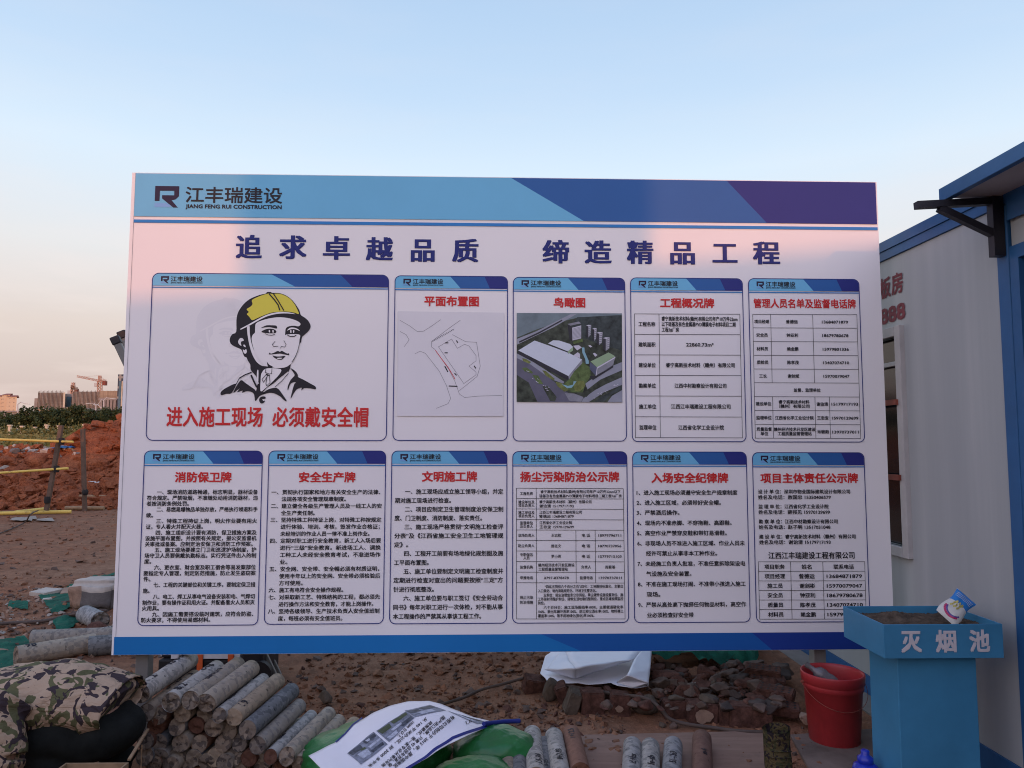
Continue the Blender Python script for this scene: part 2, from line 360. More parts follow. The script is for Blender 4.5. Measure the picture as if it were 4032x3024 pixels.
for j in range(len(ys)-1):
    for i in range(nx-1):
        cy_ = (ys[j]+ys[j+1])/2
        gb.f.append((j*nx+i, j*nx+i+1, (j+1)*nx+i+1, (j+1)*nx+i)); gb.m.append(1 if cy_ > 17.4+1.0*noise.noise(Vector((xs[i]*.4, 0, 0))) and cy_ < 30 else (2 if cy_ >= 30 else 0)); gb.sm.append(True)
M['field'] = soil('field_soil', [(.16,.12,.06), (.2,.15,.08), (.12,.1,.045), (.24,.19,.11)], .1, 2, .05, 8)
tag(gb.build('ground', [M['soil'], M['redsoil'], M['field']]), 'bare trampled brown soil with a red earth bank beyond', 'ground', kind='structure')
def gz(x, y): return height(x, y)

# ------------------------------------------------------------------ sign board
YAW = 0.03189; BX, BY, BZ, BW, BH = -2.05706, 3.95, .41982, 4.0947, 2.54603
sign = thing('signboard', (BX, BY, 0), 'huge white construction notice board with blue header, red titles and a helmeted worker drawing', 'signboard', rz=YAW)
_ex = Vector((cos(YAW), sin(YAW), 0)); _ny = Vector((-sin(YAW), cos(YAW), 0)); _o = Vector((BX, BY, 0))
def B(px, py):
    """photo pixel on the board face -> metres along the board and height"""
    d = ray(px, py); c = Vector((0,0,EYE)); t = (_o-c).dot(_ny)/d.dot(_ny); p = c + d*t
    return ((p-_o).dot(_ex), p.z)
def lay(off): return lambda u, v, e=0: (u, -off-e, v)
def parent_local(o): o.parent = sign; return o
pb = MB()
nu, nv = 60, 36
pb.grid(lambda a, b: (a*BW, 0.0006*noise.noise(Vector((a*5, b*3, 1))), BZ+b*BH), nu, nv)
pb.add([(0,0,BZ),(0,.045,BZ),(0,.045,BZ+BH),(0,0,BZ+BH)], [(0,3,2,1)]); pb.add([(BW,0,BZ),(BW,.045,BZ),(BW,.045,BZ+BH),(BW,0,BZ+BH)], [(0,1,2,3)])
pb.add([(0,0,BZ+BH),(BW,0,BZ+BH),(BW,.045,BZ+BH),(0,.045,BZ+BH)], [(0,1,2,3)]); pb.add([(0,0,BZ),(BW,0,BZ),(BW,.045,BZ),(0,.045,BZ)], [(3,2,1,0)])
pb.add([(0,.045,BZ),(BW,.045,BZ),(BW,.045,BZ+BH),(0,.045,BZ+BH)], [(3,2,1,0)])
pb.build('vinyl_panel', M['vinyl'], sign)
for u in (.10, 3.68):
    b_ = MB(); b_.box((u, .05, -.05), (u+.066, .116, BZ+BH-.05)); bevel(b_.build('post', M['steel'], sign), .004)
b_ = MB()
for v in (BZ+.06, BZ+.85, BZ+1.65, BZ+BH-.1): b_.box((.03, .047, v), (BW-.03, .0495, v+.04))
b_.build('back_rail', M['steel'], sign)

# text -------------------------------------------------------------
_tc = {}
def glyphs(s):
    if s in _tc: return _tc[s]
    cu = bpy.data.curves.new('t', 'FONT'); cu.body = s; cu.size = 1; cu.resolution_u = 2; cu.fill_mode = 'FRONT'; cu.dimensions = '2D'
    o = bpy.data.objects.new('t', cu); C.objects.link(o)
    dg = bpy.context.evaluated_depsgraph_get(); me = bpy.data.meshes.new_from_object(o.evaluated_get(dg))
    v = [(p.co.x, p.co.y) for p in me.vertices]; f = [list(p.vertices) for p in me.polygons]
    bpy.data.objects.remove(o); bpy.data.curves.remove(cu); bpy.data.meshes.remove(me)
    x0 = min(p[0] for p in v); x1 = max(p[0] for p in v); fs = []
    for q in f:
        a = sum(v[q[i]][0]*v[q[(i+1)%len(q)]][1]-v[q[(i+1)%len(q)]][0]*v[q[i]][1] for i in range(len(q)))
        fs.append(q if a > 0 else q[::-1])
    _tc[s] = (v, fs, x0, x1); return _tc[s]
def put_text(mb, s, fn, u0, u1, vc, h, bold=.018, mi=0, cap=False, wide=1.0):
    """string stretched between u0 and u1, letter height h centred on vc; fn(u, v, lift) places it; heavier strokes by slightly shifted layers"""
    v, f, x0, x1 = glyphs(s)
    k = (u1-u0)/max(1e-6, x1-x0); ky = h/(.74 if cap else .93); mid = .36 if cap else .345
    sh = [(0,0)] if bold < .004 else [(-bold*wide,-bold),(bold*wide,-bold),(-bold*wide,bold),(bold*wide,bold)]
    if bold*wide > .03: sh += [(0,0),(-bold*wide*.5,0),(bold*wide*.5,0)]
    for i, (dx, dy) in enumerate(sh): mb.add([fn(u0+(p[0]-x0+dx)*k, vc+(p[1]-mid+dy)*ky, .0003*i) for p in v], f, mi)
class Z:
    """a zoomed view of the photo: its own pixels -> board"""
    def __init__(s, x0, y0, sc): s.x0, s.y0, s.sc = x0, y0, sc
    def P(s, x, y): return (s.x0+x*s.sc, s.y0+y*s.sc)
    def b(s, x, y): return B(*s.P(x, y))
ZH1, ZH2 = Z(400,640,.7685), Z(1900,640,.7685)
Z3, Z4, Z5 = Z(500,1050,.6872), Z(2000,1060,.4430), Z(2920,1060,.4219)
ZA, ZB, ZC, ZD = Z(520,1750,.4611), Z(1500,1750,.4430), Z(2460,1750,.4399), Z(2940,1750,.4401)
def line(mb, z, s, xl, xr, y, h, bold=.018, mi=0, off=.0022, cap=False, y2=None):
    a = z.b(xl, y); c = z.b(xr, y if y2 is None else y2); hh = h*z.sc*.001345
    put_text(mb, s, lay(off), a[0], c[0], (a[1]+c[1])/2, hh, bold, mi, cap)
def strip(mb, z, pts, wpx, off, mi=0):
    q = [Vector(z.b(*p)) for p in pts]; w_ = wpx*z.sc*.00135/2
    for a, b in zip(q, q[1:]):
        d = (b-a).normalized(); n = Vector((-d.y, d.x))*w_; e = d*w_*.6
        mb.add([(p.x, -off, p.y) for p in (a-n-e, b-n+e, b+n+e, a+n-e)], [(0,1,2,3)], mi)
def smooth_loop(p, n=4):
    r = []; L = len(p)
    for i in range(L):
        a, b, c, d = (Vector(p[(i+k)%L]) for k in (-1,0,1,2))
        for t in range(n):
            t /= n; r.append(.5*((2*b)+(c-a)*t+(2*a-5*b+4*c-d)*t*t+(3*b-a-3*c+d)*t**3))
    return [(q.x, q.y) for q in r]

# header, footer, slogan ------------------------------------------
a = MB(); quad_ = lambda u0, u1: a.add([(u0,-.0022,BZ+.002),(u1,-.0022,BZ+.002),(u1,-.0022,BZ+BH-.002),(u0,-.0022,BZ+BH-.002)], [(0,1,2,3)])
quad_(.0185, .0205); a.build('edge_seam', M['grey_ink'], sign)
def quad(mb, c, off, mi): mb.poly(c, lay(off), mi)
mg = .02
T = BZ+BH-.004; hb = B(2000, 868)[1]
d1t, d1b = B(2012,706)[0], B(2299,874)[0]; d2t, d2b = B(2860,716)[0], B(3019,877)[0]
h_ = MB(); quad(h_, [(mg,hb),(d1b,hb),(d1t,T),(mg,T)], .003, 0); quad(h_, [(d1b,hb),(d2b,hb),(d2t,T),(d1t,T)], .003, 1); quad(h_, [(d2b,hb),(BW-.008,hb),(BW-.008,T),(d2t,T)], .003, 2)
h_.build('header_band', [M['light_blue'], M['mid_blue'], M['navy']], sign)
h_ = MB(); s0 = B(2000, 880)[1]; s1 = B(2000, 892)[1]; quad(h_, [(mg,s1),(BW-.006,s1),(BW-.006,s0),(mg,s0)], .003, 0); h_.build('header_stripe', M['stripe'], sign)
h_ = MB(); f1 = B(2000, 2497)[1]; f0 = BZ+.002; e1, e2 = B(2130,2500)[0], B(2290,2562)[0]; e3, e4 = B(2960,2500)[0], B(3040,2562)[0]
quad(h_, [(mg*.6,f0),(e2,f0),(e1,f1),(mg*.6,f1)], .003, 0); quad(h_, [(e2,f0),(e4,f0),(e3,f1),(e1,f1)], .003, 1); quad(h_, [(e4,f0),(BW-.006,f0),(BW-.006,f1),(e3,f1)], .003, 2)
h_.build('footer_band', [M['foot1'], M['foot2'], M['foot3']], sign)
def logo_mesh(mb, u, v, w_, hgt, off):
    """angular letter R mark in a box of width w_ with top-left (u, v)"""
    X = lambda a: u+a*w_; Y = lambda b: v-b*hgt; P = lambda L: [(X(a), Y(b)) for a, b in L]
    mb.poly(P([(0,0),(1,0),(1,.47),(.86,.62),(.70,.66),(.97,1),(.78,1),(.30,.58),(.30,.43),(.80,.43),(.80,.22),(.2,.22),(.2,.70),(0,.70)]), lay(off), 0)
    mb.poly(P([(0,.80),(.52,.80),(.72,.98),(0,.98)]), lay(off), 1)
def company(u, v, k, parent, off=.0042):
    """logo + name; k = metres per pixel of the small headers, (u, v) = top left of the mark"""
    a = MB(); logo_mesh(a, u, v, 65*k, 60*k, off); a.build('company_logo', [M['logo'], M['logo_grey']], parent)
    t = MB(); put_text(t, '江丰瑞建设', lay(off), u+82*k, u+342*k, v-24*k, 44*k, .016)
    put_text(t, 'JIANG FENG RUI CONSTRUCTION', lay(off), u+82*k, u+342*k, v-55*k, 11*k, .02, cap=True); t.build('company_name', M['black'], parent)
u, v = ZH1.b(277, 121); k = (ZH1.b(400,121)[0]-u)/65
a = MB(); logo_mesh(a, u, v, 65*k, 60*k, .0042); a.build('company_logo', [M['logo'], M['logo_grey']], sign)
t = MB(); line(t, ZH1, '江丰瑞建设', 433, 925, 168, 84, .014, 0, off=.0042, y2=168+6); line(t, ZH1, 'JIANG FENG RUI CONSTRUCTION', 433, 923, 225, 21, .03, 0, off=.0042, cap=True, y2=229); t.build('company_name', M['black'], sign)
for z, s, xs_ in ((ZH1, '追求卓越品质', [(690,822,436),(912,1050,438),(1136,1272,442),(1356,1492,447),(1586,1706,453),(1798,1930,455)]), (ZH2, '缔造精品工程', [(308,442,461),(524,660,463),(740,874,464),(962,1086,467),(1178,1304,467),(1386,1522,467)])):
    for ch, (x0, x1, y) in zip(s, xs_):
        t = MB(); aa = z.b(x0+4, y); bb = z.b(x1-4, y); put_text(t, ch, lay(.0022), aa[0], bb[0], aa[1], 124*z.sc*.00134, .015, 0, wide=2.6); t.build('slogan_character', M['slogan'], sign)

# notice panels ----------------------------------------------------
def rrect(u0, v0, u1, v1, r, n=6):
    P = []
    for cx, cy, a in ((u1-r,v1-r,0),(u0+r,v1-r,90),(u0+r,v0+r,180),(u1-r,v0+r,270)):
        P += [(cx+r*cos(RAD(a+90*i/n)), cy+r*sin(RAD(a+90*i/n))) for i in range(n+1)]
    return P
def notice(z, TL, TR, BL, BR, big=False):
    a, b, c, d = z.b(*TL), z.b(*TR), z.b(*BL), z.b(*BR)
    u0, u1, v1, v0 = (a[0]+c[0])/2, (b[0]+d[0])/2, (a[1]+b[1])/2, (c[1]+d[1])/2
    k = .000627; r = 52*k; bw = 7*k
    if big: r = 60*k
    mb = MB(); out = rrect(u0,v0,u1,v1,r); inn = rrect(u0+bw,v0+bw,u1-bw,v1-bw,r-bw); n = len(out)
    mb.add([(p[0],-.0035,p[1]) for p in out+inn], [(i,(i+1)%n,n+(i+1)%n,n+i) for i in range(n)], 4)
    hh = v1-111*k; q = [p for p in inn if p[1] >= hh]
    right = [p for p in inn if p[1] > v1-r-1e-6]; ra = right[:7]; la = right[7:14]
    e = (-1003,-802,-414,-310) if big else (-498,-408,-202,-155)
    x1_, x2_, x3_, x4_ = (u1+i*k for i in e); tp = v1-bw
    mb.poly([(u0+bw,hh),(x2_,hh),(x1_,tp)]+la, lay(.003), 1); mb.poly([(x2_,hh),(x4_,hh),(x3_,tp),(x1_,tp)], lay(.003), 2)
    mb.poly([(x4_,hh),(u1-bw,hh)]+ra+[(x3_,tp)], lay(.003), 3)
    mb.poly([(u0+bw,hh-18*k),(u1-bw,hh-18*k),(u1-bw,hh-9*k),(u0+bw,hh-9*k)], lay(.003), 5)
    o = mb.build('notice_panel', [M['vinyl'], M['light_blue'], M['mid_blue'], M['navy'], M['slogan'], M['stripe']], sign)
    company(u0+(75 if not big else 76)*k, v1-29*k, k*(1.0 if not big else 1.02), o)
    return o
def head(o, z, s, xl, xr, y, h, y2=None, bold=.03):
    t = MB(); line(t, z, s, xl, xr, y, h, bold, y2=y2); return t.build('heading', M['red'], o)
def body(o, z, rows, h, bold=.019):
    t = MB()
    for s, xl, xr, y in rows: line(t, z, s, xl, xr, y, h, bold)
    return t.build('lettering', M['black'], o)
def table(o, z, segs, w_=4):
    t = MB()
    for sgm in segs: strip(t, z, sgm, w_, .0022)
    return t.build('table_rules', M['black'], o)

# bottom row 1: fire safety
P1 = notice(ZA, (108,52), (1120,52), (44,1550), (1078,1543)); tag(P1, 'panel of nine fire-protection rules, leftmost below')
head(P1, ZA, '消防保卫牌', 370, 848, 282, 84)
body(P1, ZA, [('一、现场消防道路畅通，标志明显，器材设备',215,1075,407),('符合规定。严禁吸烟，不准随处动用消防器材，违',130,1074,457),('者按消防条例处罚。',126,486,506),('二、易燃易爆物品单独存放，严格执行领退料手',212,1072,555),('续。',122,180,606),('三、特殊工程持证上岗，明火作业要有用火',208,1068,654),('证，专人看火并配灭火器。',120,606,703),('四、施工组织设计要有消防，保卫措施方案及',204,1064,753),('设施平面布置图，并按照有关规定，报公安监督机',114,1063,802),('关审批或备案。应制定治安保卫和消防工作预案。',112,1030,851),('五、施工现场要建立门卫和巡逻护场制度，护',196,1060,900),('场守卫人员要佩戴执勤标志。实行凭证件出入的制',108,1059,949),('度。',106,164,1000),('六、更衣室、财会室及职工宿舍等易发案部位',190,1057,1050),('要指定专人管理，制定防范措施，防止发生盗窃案',100,1056,1100),('件。',99,157,1150),('七、工程的关键部位和关键工序，要制定保卫措',185,1053,1198),('施。',94,150,1250),('八、电工、焊工从事电气设备安装和电、气焊切',180,1049,1299),('割作业，要有操作证和用火证。并配备看火人员和灭',90,1047,1350),('火用具。',86,230,1400),('九、因施工需要搭设临时建筑，应符合防盗、',173,1035,1449),('防火要求，不得使用易燃材料。',80,668,1499)], 40)
# 2: safe production
P2 = notice(ZA, (1168,52), (2174,52), (1126,1538), (2146,1532)); tag(P2, 'panel of eight safe-production rules, second below')
head(P2, ZA, '安全生产牌', 1428, 1906, 282, 84)
body(P2, ZA, [('一、贯彻执行国家和地方有关安全生产的法律、',1192,2120,408),('法规各项安全管理规章制度。',1278,1826,467),('二、建立健全各级生产管理人员及一线工人的安',1188,2132,526),('全生产责任制。',1274,1560,586),('三、坚持特殊工种持证上岗，对特殊工种按规定',1184,2128,644),('进行体验、培训、考核，签发作业合格证；',1270,2115,703),('未经培训的作业人员一律不准上岗作业。',1268,2028,763),('四、定期对职工进行安全教育，新工人入场后要',1180,2125,822),('进行“三级”安全教育。新进场工人、调换',1264,2123,882),('工种工人未经安全教育考试，不准进场作',1264,2121,942),('业。',1262,1326,1004),('五、安全网、安全带、安全帽必须有材质证明，',1174,2110,1063),('使用半年以上的安全网、安全带必须检验后',1258,2118,1123),('方可使用。',1256,1458,1184),('六、施工有电符合安全操作规程。',1168,1802,1243),('七、对采取新工艺、特殊结构的工程，都必须先',1166,2116,1303),('进行操作方法和安全教育，才能上岗操作。',1252,2060,1363),('八、坚持各级领导、生产技术负责人安全值班制',1162,2112,1423),('度，每班必须有安全值班员。',1248,1796,1485)], 40)
# 3: civilised construction
P3 = notice(ZB, (98,54), (1124,56), (70,1598), (1120,1590)); tag(P3, 'panel of six tidy-site rules, third below')
head(P3, ZB, '文明施工牌', 368, 852, 288, 88)
body(P3, ZB, [('一、施工现场应成立施工领导小组，并定',216,1086,420),('期对施工现场进行检查。',126,622,499),('二、项目应制定卫生管理制度治安保卫制',214,1086,577),('度、门卫制度、消防制度、落实责任。',122,898,655),('三、施工现场严格贯彻“文明施工检查评',210,1086,733),('分表”及《江西省施工安全卫生工地管理规',120,1086,812),('定》。',118,240,892),('四、工程开工前要有场地绿化规划图及施',206,1085,969),('工平面布置图。',116,424,1051),('五、施工单位要制定文明施工检查制度并',202,1085,1128),('定期进行检查对查出的问题要按照“三定”方',112,1083,1207),('针进行彻底整改。',112,470,1289),('六、施工单位要与职工签订《安全劳动合',200,1083,1366),('同书》每年对职工进行一次体检，对不能从事',110,1082,1446),('本工程操作的严禁其从事该工程工作。',108,890,1528)], 46)
# 4: dust control
P4 = notice(ZB, (1168,58), (2186,62), (1166,1588), (2206,1588)); tag(P4, 'dust-control panel with a ruled table, fourth below')
head(P4, ZB, '扬尘污染防治公示牌', 1240, 2114, 290, 88)
table(P4, ZB, [[(1203,388),(2152,393)]]+[[(1203,y),(2156+i,y+4)] for i, y in enumerate((480,572,666))]+[[(1203,y),(2160,y+3)] for y in (759,852,946,1040,1134,1228)]+[[(1203,1550),(2170,1550)],[(1204,388),(1203,1550)],[(1380,388),(1382,1550)],[(2153,393),(2169,1550)],[(1732,760),(1735,1228)],[(1903,760),(1908,1228)]])
body(P4, ZB, [('工程名称',1236,1350,437),('睿宁高新技术材料(赣州)有限公司年产10万件22nm以下',1418,2128,420),('硅基及有色金属基PVD薄膜电子材料项目二期工程1#厂房',1408,2138,458),('建设单位及',1221,1364,512),('项目负责人',1221,1364,543),('睿宁高新技术材料（赣州）有限公司',1408,1870,510),('谢诒清 15179717193',1408,1712,547),('施工单位及',1221,1364,605),('项目负责人',1221,1364,636),('江西江丰瑞建设工程有限公司',1408,1784,603),('曾德运 13684871879',1408,1713,639),('监理单位',1236,1350,698),('及负责人',1236,1350,729),('江西省化学工业设计院',1408,1698,696),('王忠宝 15970129699',1408,1714,733),('现场负责人',1221,1364,808),('王志权',1514,1600,808),('电 话',1786,1858,808),('18979796711',1932,2134,808),('防尘负责人',1221,1364,900),('曾志文',1514,1600,902),('电 话',1786,1858,902),('18770737056',1932,2135,902),('专职保洁',1236,1350,980),('人员',1266,1320,1010),('罗小英',1514,1600,995),('电 话',1786,1858,995),('15779715103',1934,2137,995),('监督机构',1236,1350,1090),('赣州经济技术开发区建设',1398,1718,1072),('工程质量监督管理站',1400,1660,1109),('负责人',1780,1866,1090),('肖碧瀚',1994,2080,1090),('举报电话',1236,1350,1185),('0797-8378478',1450,1668,1185),('监督电话',1768,1882,1185),('13970737011',1936,2140,1185),('扬尘污染',1236,1352,1360),('防治措施',1236,1352,1403),('“四化五到位六个百分之百”(四化：工地围挡标准化、主要出',1455,2150,1262),('入口美化、场内道路规范化、环境卫生整洁化。',1395,1915,1300),('五到位：扬尘治理信息公示到位、降尘硬件设施设置到位、施',1445,2152,1338),('工外架封闭围护到位、建筑生活垃圾归整到位、重点区域视频监控',1395,2152,1373),('到位。',1395,1456,1410),('六个百分百：施工现场围挡率100%、主要便道硬化率',1445,2153,1447),('100%、驶出车辆冲洗率100%、防尘抑尘洒水率100%、物料裸土',1396,2154,1484),('覆盖率100%、暂不用地绿化(固化)率100%。',1396,1896,1522)], 29, .014)
# 5: discipline
P5 = notice(ZC, (64,62), (1090,66), (84,1598), (1124,1592)); tag(P5, 'panel of nine numbered site-discipline rules, fifth below')
head(P5, ZC, '入场安全纪律牌', 240, 922, 302, 88)
body(P5, ZC, [('1、进入施工现场必须遵守安全生产规章制度',106,1006,432),('2、进入施工区域，必须带好安全帽。',106,858,522),('3、严禁酒后操作。',107,488,611),('4、现场内不准赤脚、不穿拖鞋、高跟鞋。',108,954,703),('5、高空作业严禁穿皮鞋和带钉易滑鞋。',110,910,794),('6、非现场人员不准进入施工区域、作业人员未',112,1072,885),('经许可禁止从事非本工种作业。',190,824,975),('7、未经施工负责人批准，不准任意拆除架设电',115,1076,1067),('气设施及安全装置。',192,594,1158),('8、不准在施工现场打闹、不准带小孩进入施工',118,1080,1250),('现场。',196,316,1343),('9、严禁从高处高下抛掷任何物品材料，高空作',120,1084,1433),('业必须检查好安全带',200,614,1527)], 44)
# 6: responsibility
P6 = notice(ZD, (46,68), (1058,72), (82,1592), (1096,1590)); tag(P6, 'responsibility panel with a names table, rightmost below')
head(P6, ZD, '项目主体责任公示牌', 124, 992, 304, 86)
body(P6, ZD, [('设 计 单 位：深圳市物业国际建筑设计有限公司',101,922,423),('姓名及电话：敖国忠 15350406579',101,750,473),('监 理 单 位：江西省化学工业设计院',105,730,556),('姓名及电话：薛邦见 15970129699',105,742,606),('勘 察 单 位：江西中材勘察设计有限公司',108,812,690),('姓名及电话：赵子明 13517031048',108,746,740),('建 设 单 位：睿宁高新技术材料（赣州）有限公司',111,972,825),('姓名及电话：谢诒清 15179717193',112,749,875)], 38)
body(P6, ZD, [('江西江丰瑞建设工程有限公司',194,962,994)], 60, .018)
table(P6, ZD, [[(103+i*2,y),(1055+i*2,y-1)] for i, y in enumerate((1049,1134,1220,1305,1391,1476,1562))]+[[(103,1049),(115,1562)],[(391,1049),(405,1562)],[(679,1049),(695,1562)],[(1054,1049),(1068,1562)]])
body(P6, ZD, [('项目职务',158,338,1095),('姓名',490,578,1095),('联系电话',776,956,1095),('项目经理',160,341,1180),('曾德运',470,606,1180),('13684871879',714,1028,1178),('施工员',184,320,1265),('谢剑彬',473,608,1265),('15970079047',716,1031,1264),('安全员',187,322,1350),('钟亚利',476,610,1350),('18679780678',717,1034,1349),('质量员',189,325,1436),('陈孝茂',479,614,1436),('13407074710',720,1037,1434),('材料员',191,327,1522),('赖金鹏',482,616,1522),('15979801336',722,1042,1520)], 42)
# top row
Q1 = notice(Z3, (146,34), (1503,48), (108,998), (1488,998), True); tag(Q1, 'large panel with a worker in a yellow helmet')
head(Q1, Z3, '进入施工现场', 230, 776, 864, 112, bold=.02); head(Q1, Z3, '必须戴安全帽', 836, 1382, 866, 112, bold=.02)
Q2 = notice(Z3, (1534,50), (2184,56), (1522,998), (2180,998)); tag(Q2, 'panel with a thin-lined site plan')
head(Q2, Z3, '平面布置图', 1706, 2014, 200, 58)
Q3 = notice(Z4, (46,68), (1045,78), (40,1528), (1052,1534)); tag(Q3, 'panel with an aerial picture of factory roofs')
head(Q3, Z4, '鸟瞰图', 408, 684, 300, 88)
Q4 = notice(Z4, (1088,76), (2090,80), (1098,1534), (2114,1538)); tag(Q4, 'panel with a six-row project table')
head(Q4, Z4, '工程概况牌', 1354, 1830, 304, 86)
table(Q4, Z4, [[(1124+i,y),(2060+i*4,y+3)] for i, y in enumerate((397,579,761,943,1126,1311,1496))]+[[(1124,397),(1133,1496)],[(1342,397),(1354,1498)],[(2060,400),(2083,1500)]])
body(Q4, Z4, [('工程名称',1160,1308,490),('睿宁高新技术材料(赣州)有限公司年产10万件22nm',1366,2038,443),('以下硅基及有色金属基PVD薄膜电子材料项目二期',1367,2022,492),('工程1#厂房',1367,1518,539),('建筑面积',1160,1310,671),('22860.73m²',1584,1826,672),('建设单位',1162,1312,854),('睿宁高新技术材料（赣州）有限公司',1404,2014,855),('勘察单位',1163,1313,1037),('江西中材勘察设计有限公司',1480,1940,1038),('施工单位',1165,1316,1222),('江西江丰瑞建设工程有限公司',1450,1976,1222),('监理单位',1168,1318,1407),('江西省化学工业设计院',1514,1918,1409)], 42)
Q5 = notice(Z5, (62,84), (1100,94), (90,1612), (1144,1620)); tag(Q5, 'panel with a staff and telephone table')
head(Q5, Z5, '管理人员名单及监督电话牌', 112, 1062, 324, 88, bold=.022)
table(Q5, Z5, [[(103+i*2.4,y),(1074+i*3.6,y+4)] for i, y in enumerate((421,547,675,803,931,1059,1189,1318,1447,1576))]+[[(103,421),(127,1576)],[(270,421),(284,1059)],[(662,424),(679,1060)],[(1074,426),(1110,1580)],[(288,1189),(296,1577)],[(683,1190),(692,1578)],[(817,1190),(829,1578)]])
body(Q5, Z5, [('项目经理',118,256,490),('曾德运',416,522,492),('13684871879',748,990,494),('安全员',137,242,616),('钟亚利',419,524,618),('18679780678',752,994,620),('材料员',139,245,744),('赖金鹏',423,528,746),('15979801336',756,998,748),('质检员',142,248,870),('陈孝茂',426,532,872),('13407074710',759,1001,874),('工长',163,233,998),('谢剑斌',430,535,999),('15970079047',763,1004,1000),('监督、监理单位',486,734,1130),('建设单位',133,275,1257),('睿宁高新技术材料',345,631,1240),('（赣州）有限公司',348,632,1280),('谢诒清',700,804,1260),('15179717193',838,1084,1260),('监理单位',136,278,1387),('江西省化学工业设计院',312,670,1389),('王忠宝',704,808,1389),('15970129699',842,1087,1390),('质量监督',139,280,1494),('单位',176,246,1536),('赣州经济技术开发区建设',301,686,1496),('工程质量监督管理站',336,652,1536),('肖碧瀚',708,812,1518),('13970737011',846,1090,1520)], 36)
# worker drawing ----------------------------------------------------
ZF = Z(840, 1120, .30137)
ART_B = [[(700,100),(758,100),(765,110),(850,112),(930,135),(1010,185),(1075,260),(1120,330),(1145,400),(1190,430),(1240,475),(1270,530),(1268,570),(1240,615),(1190,660),(1160,690),(1145,770),(1128,775),(1000,1045),(1010,1020),(1006,1092),(960,1150),(870,1220),(790,1290),(700,1350),(640,1402),(600,1300),(560,1200),(492,1120),(485,1050),(455,1000),(435,955),(405,940),(385,890),(365,850),(300,820),(245,790),(218,750),(220,700),(250,650),(300,620),(303,470),(320,380),(360,305),(420,235),(500,180),(600,140),(690,118)],
 [(95,1420),(120,1385),(190,1340),(300,1297),(240,1418),(170,1428),(110,1447)],
 [(262,1415),(355,1255),(420,1290),(480,1330),(540,1370),(560,1395),(575,1320),(600,1300),(640,1400),(700,1400),(640,1440),(600,1465),(550,1525),(535,1440),(500,1405),(440,1395),(375,1415),(385,1385),(310,1410),(350,1355)],
 [(1010,1095),(1070,1130),(1105,1180),(1110,1210),(1180,1245),(1260,1290),(1335,1335),(1335,1370),(1270,1358),(1190,1355),(1150,1385),(1155,1350),(1100,1365),(1060,1410),(1015,1490),(1020,1440),(1060,1300),(1085,1290),(1060,1275),(1010,1300),(975,1385),(975,1330),(1010,1250),(1055,1200),(1060,1170)],
 [(660,1410),(720,1370),(800,1350),(850,1365),(900,1430),(960,1520),(930,1515),(870,1460),(800,1425),(740,1415),(690,1425),(640,1440)],
 [(600,1520),(610,1480),(645,1462),(680,1468),(682,1490),(660,1495),(640,1500),(660,1525),(675,1515),(665,1540),(625,1555)]]
ART_W = [[(560,510),(640,470),(760,440),(880,430),(1000,445),(1090,475),(1135,505),(1138,530),(1110,548),(1060,540),(1000,545),(960,565),(945,590),(940,670),(960,655),(1125,655),(1128,720),(1120,790),(1100,880),(1070,950),(1035,1015),(1000,1050),(950,1080),(880,1092),(800,1090),(740,1075),(690,1070),(650,1060),(600,1000),(555,920),(525,830),(505,740),(505,690),(520,655),(545,630),(548,570)],
 [(680,1105),(720,1095),(780,1095),(840,1100),(885,1110),(888,1135),(860,1180),(820,1225),(760,1285),(690,1350),(625,1400),(615,1340),(620,1250),(625,1180),(650,1130)],
 [(443,548),(475,545),(478,620),(490,720),(520,830),(565,930),(620,1010),(660,1065),(620,1055),(565,1010),(515,925),(480,820),(455,700),(445,620)],
 [(357,580),(430,540),(520,490),(620,435),(720,390),(830,365),(920,360),(1010,370),(1075,388),(1000,382),(900,380),(800,392),(700,420),(600,468),(500,525),(420,565),(365,590)],
 [(325,750),(350,705),(385,705),(400,735),(370,745),(362,770),(370,800),(345,790)],[(395,790),(415,790),(425,820),(400,810)],[(388,850),(410,860),(430,845),(440,880),(425,905),(400,895)],
 [(575,1125),(590,1120),(592,1180),(588,1290),(575,1290),(570,1200)]]
ART_Y = [[(715,122),(775,125),(850,122),(920,140),(1000,185),(1060,255),(1095,320),(1120,388),(1060,370),(960,355),(860,358),(760,370),(660,405),(580,440),(515,468),(490,450),(470,420),(440,390),(465,360),(438,325),(490,290),(515,255),(505,210),(550,180),(620,150)]]
ART_B2 = [[(627,570),(650,555),(700,535),(760,535),(825,540),(835,575),(800,572),(740,560),(680,562)],[(632,615),(680,590),(730,578),(790,585),(825,610),(815,635),(760,640),(700,638),(650,630)],
 [(730,915),(742,890),(755,905),(800,890),(845,870),(872,880),(900,868),(945,895),(980,905),(985,895),(993,925),(930,915),(870,905),(800,912)],[(775,930),(820,940),(870,942),(943,936),(920,965),(890,985),(840,980),(800,958)],[(705,1015),(735,1050),(780,1075),(740,1085),(715,1070)],[(690,1165),(735,1185),(740,1195),(700,1190)]]
ART_W2 = [[(728,600),(742,598),(745,628),(730,625)],[(775,600),(790,600),(790,630),(778,630)],[(965,605),(1000,570),(1050,565),(1100,580),(1135,610),(1090,592),(1040,585),(990,595)],[(1008,600),(1022,600),(1022,635),(1010,632)],[(1045,600),(1060,603),(1058,632),(1045,632)],[(830,965),(870,958),(905,962),(880,975),(850,975)]]
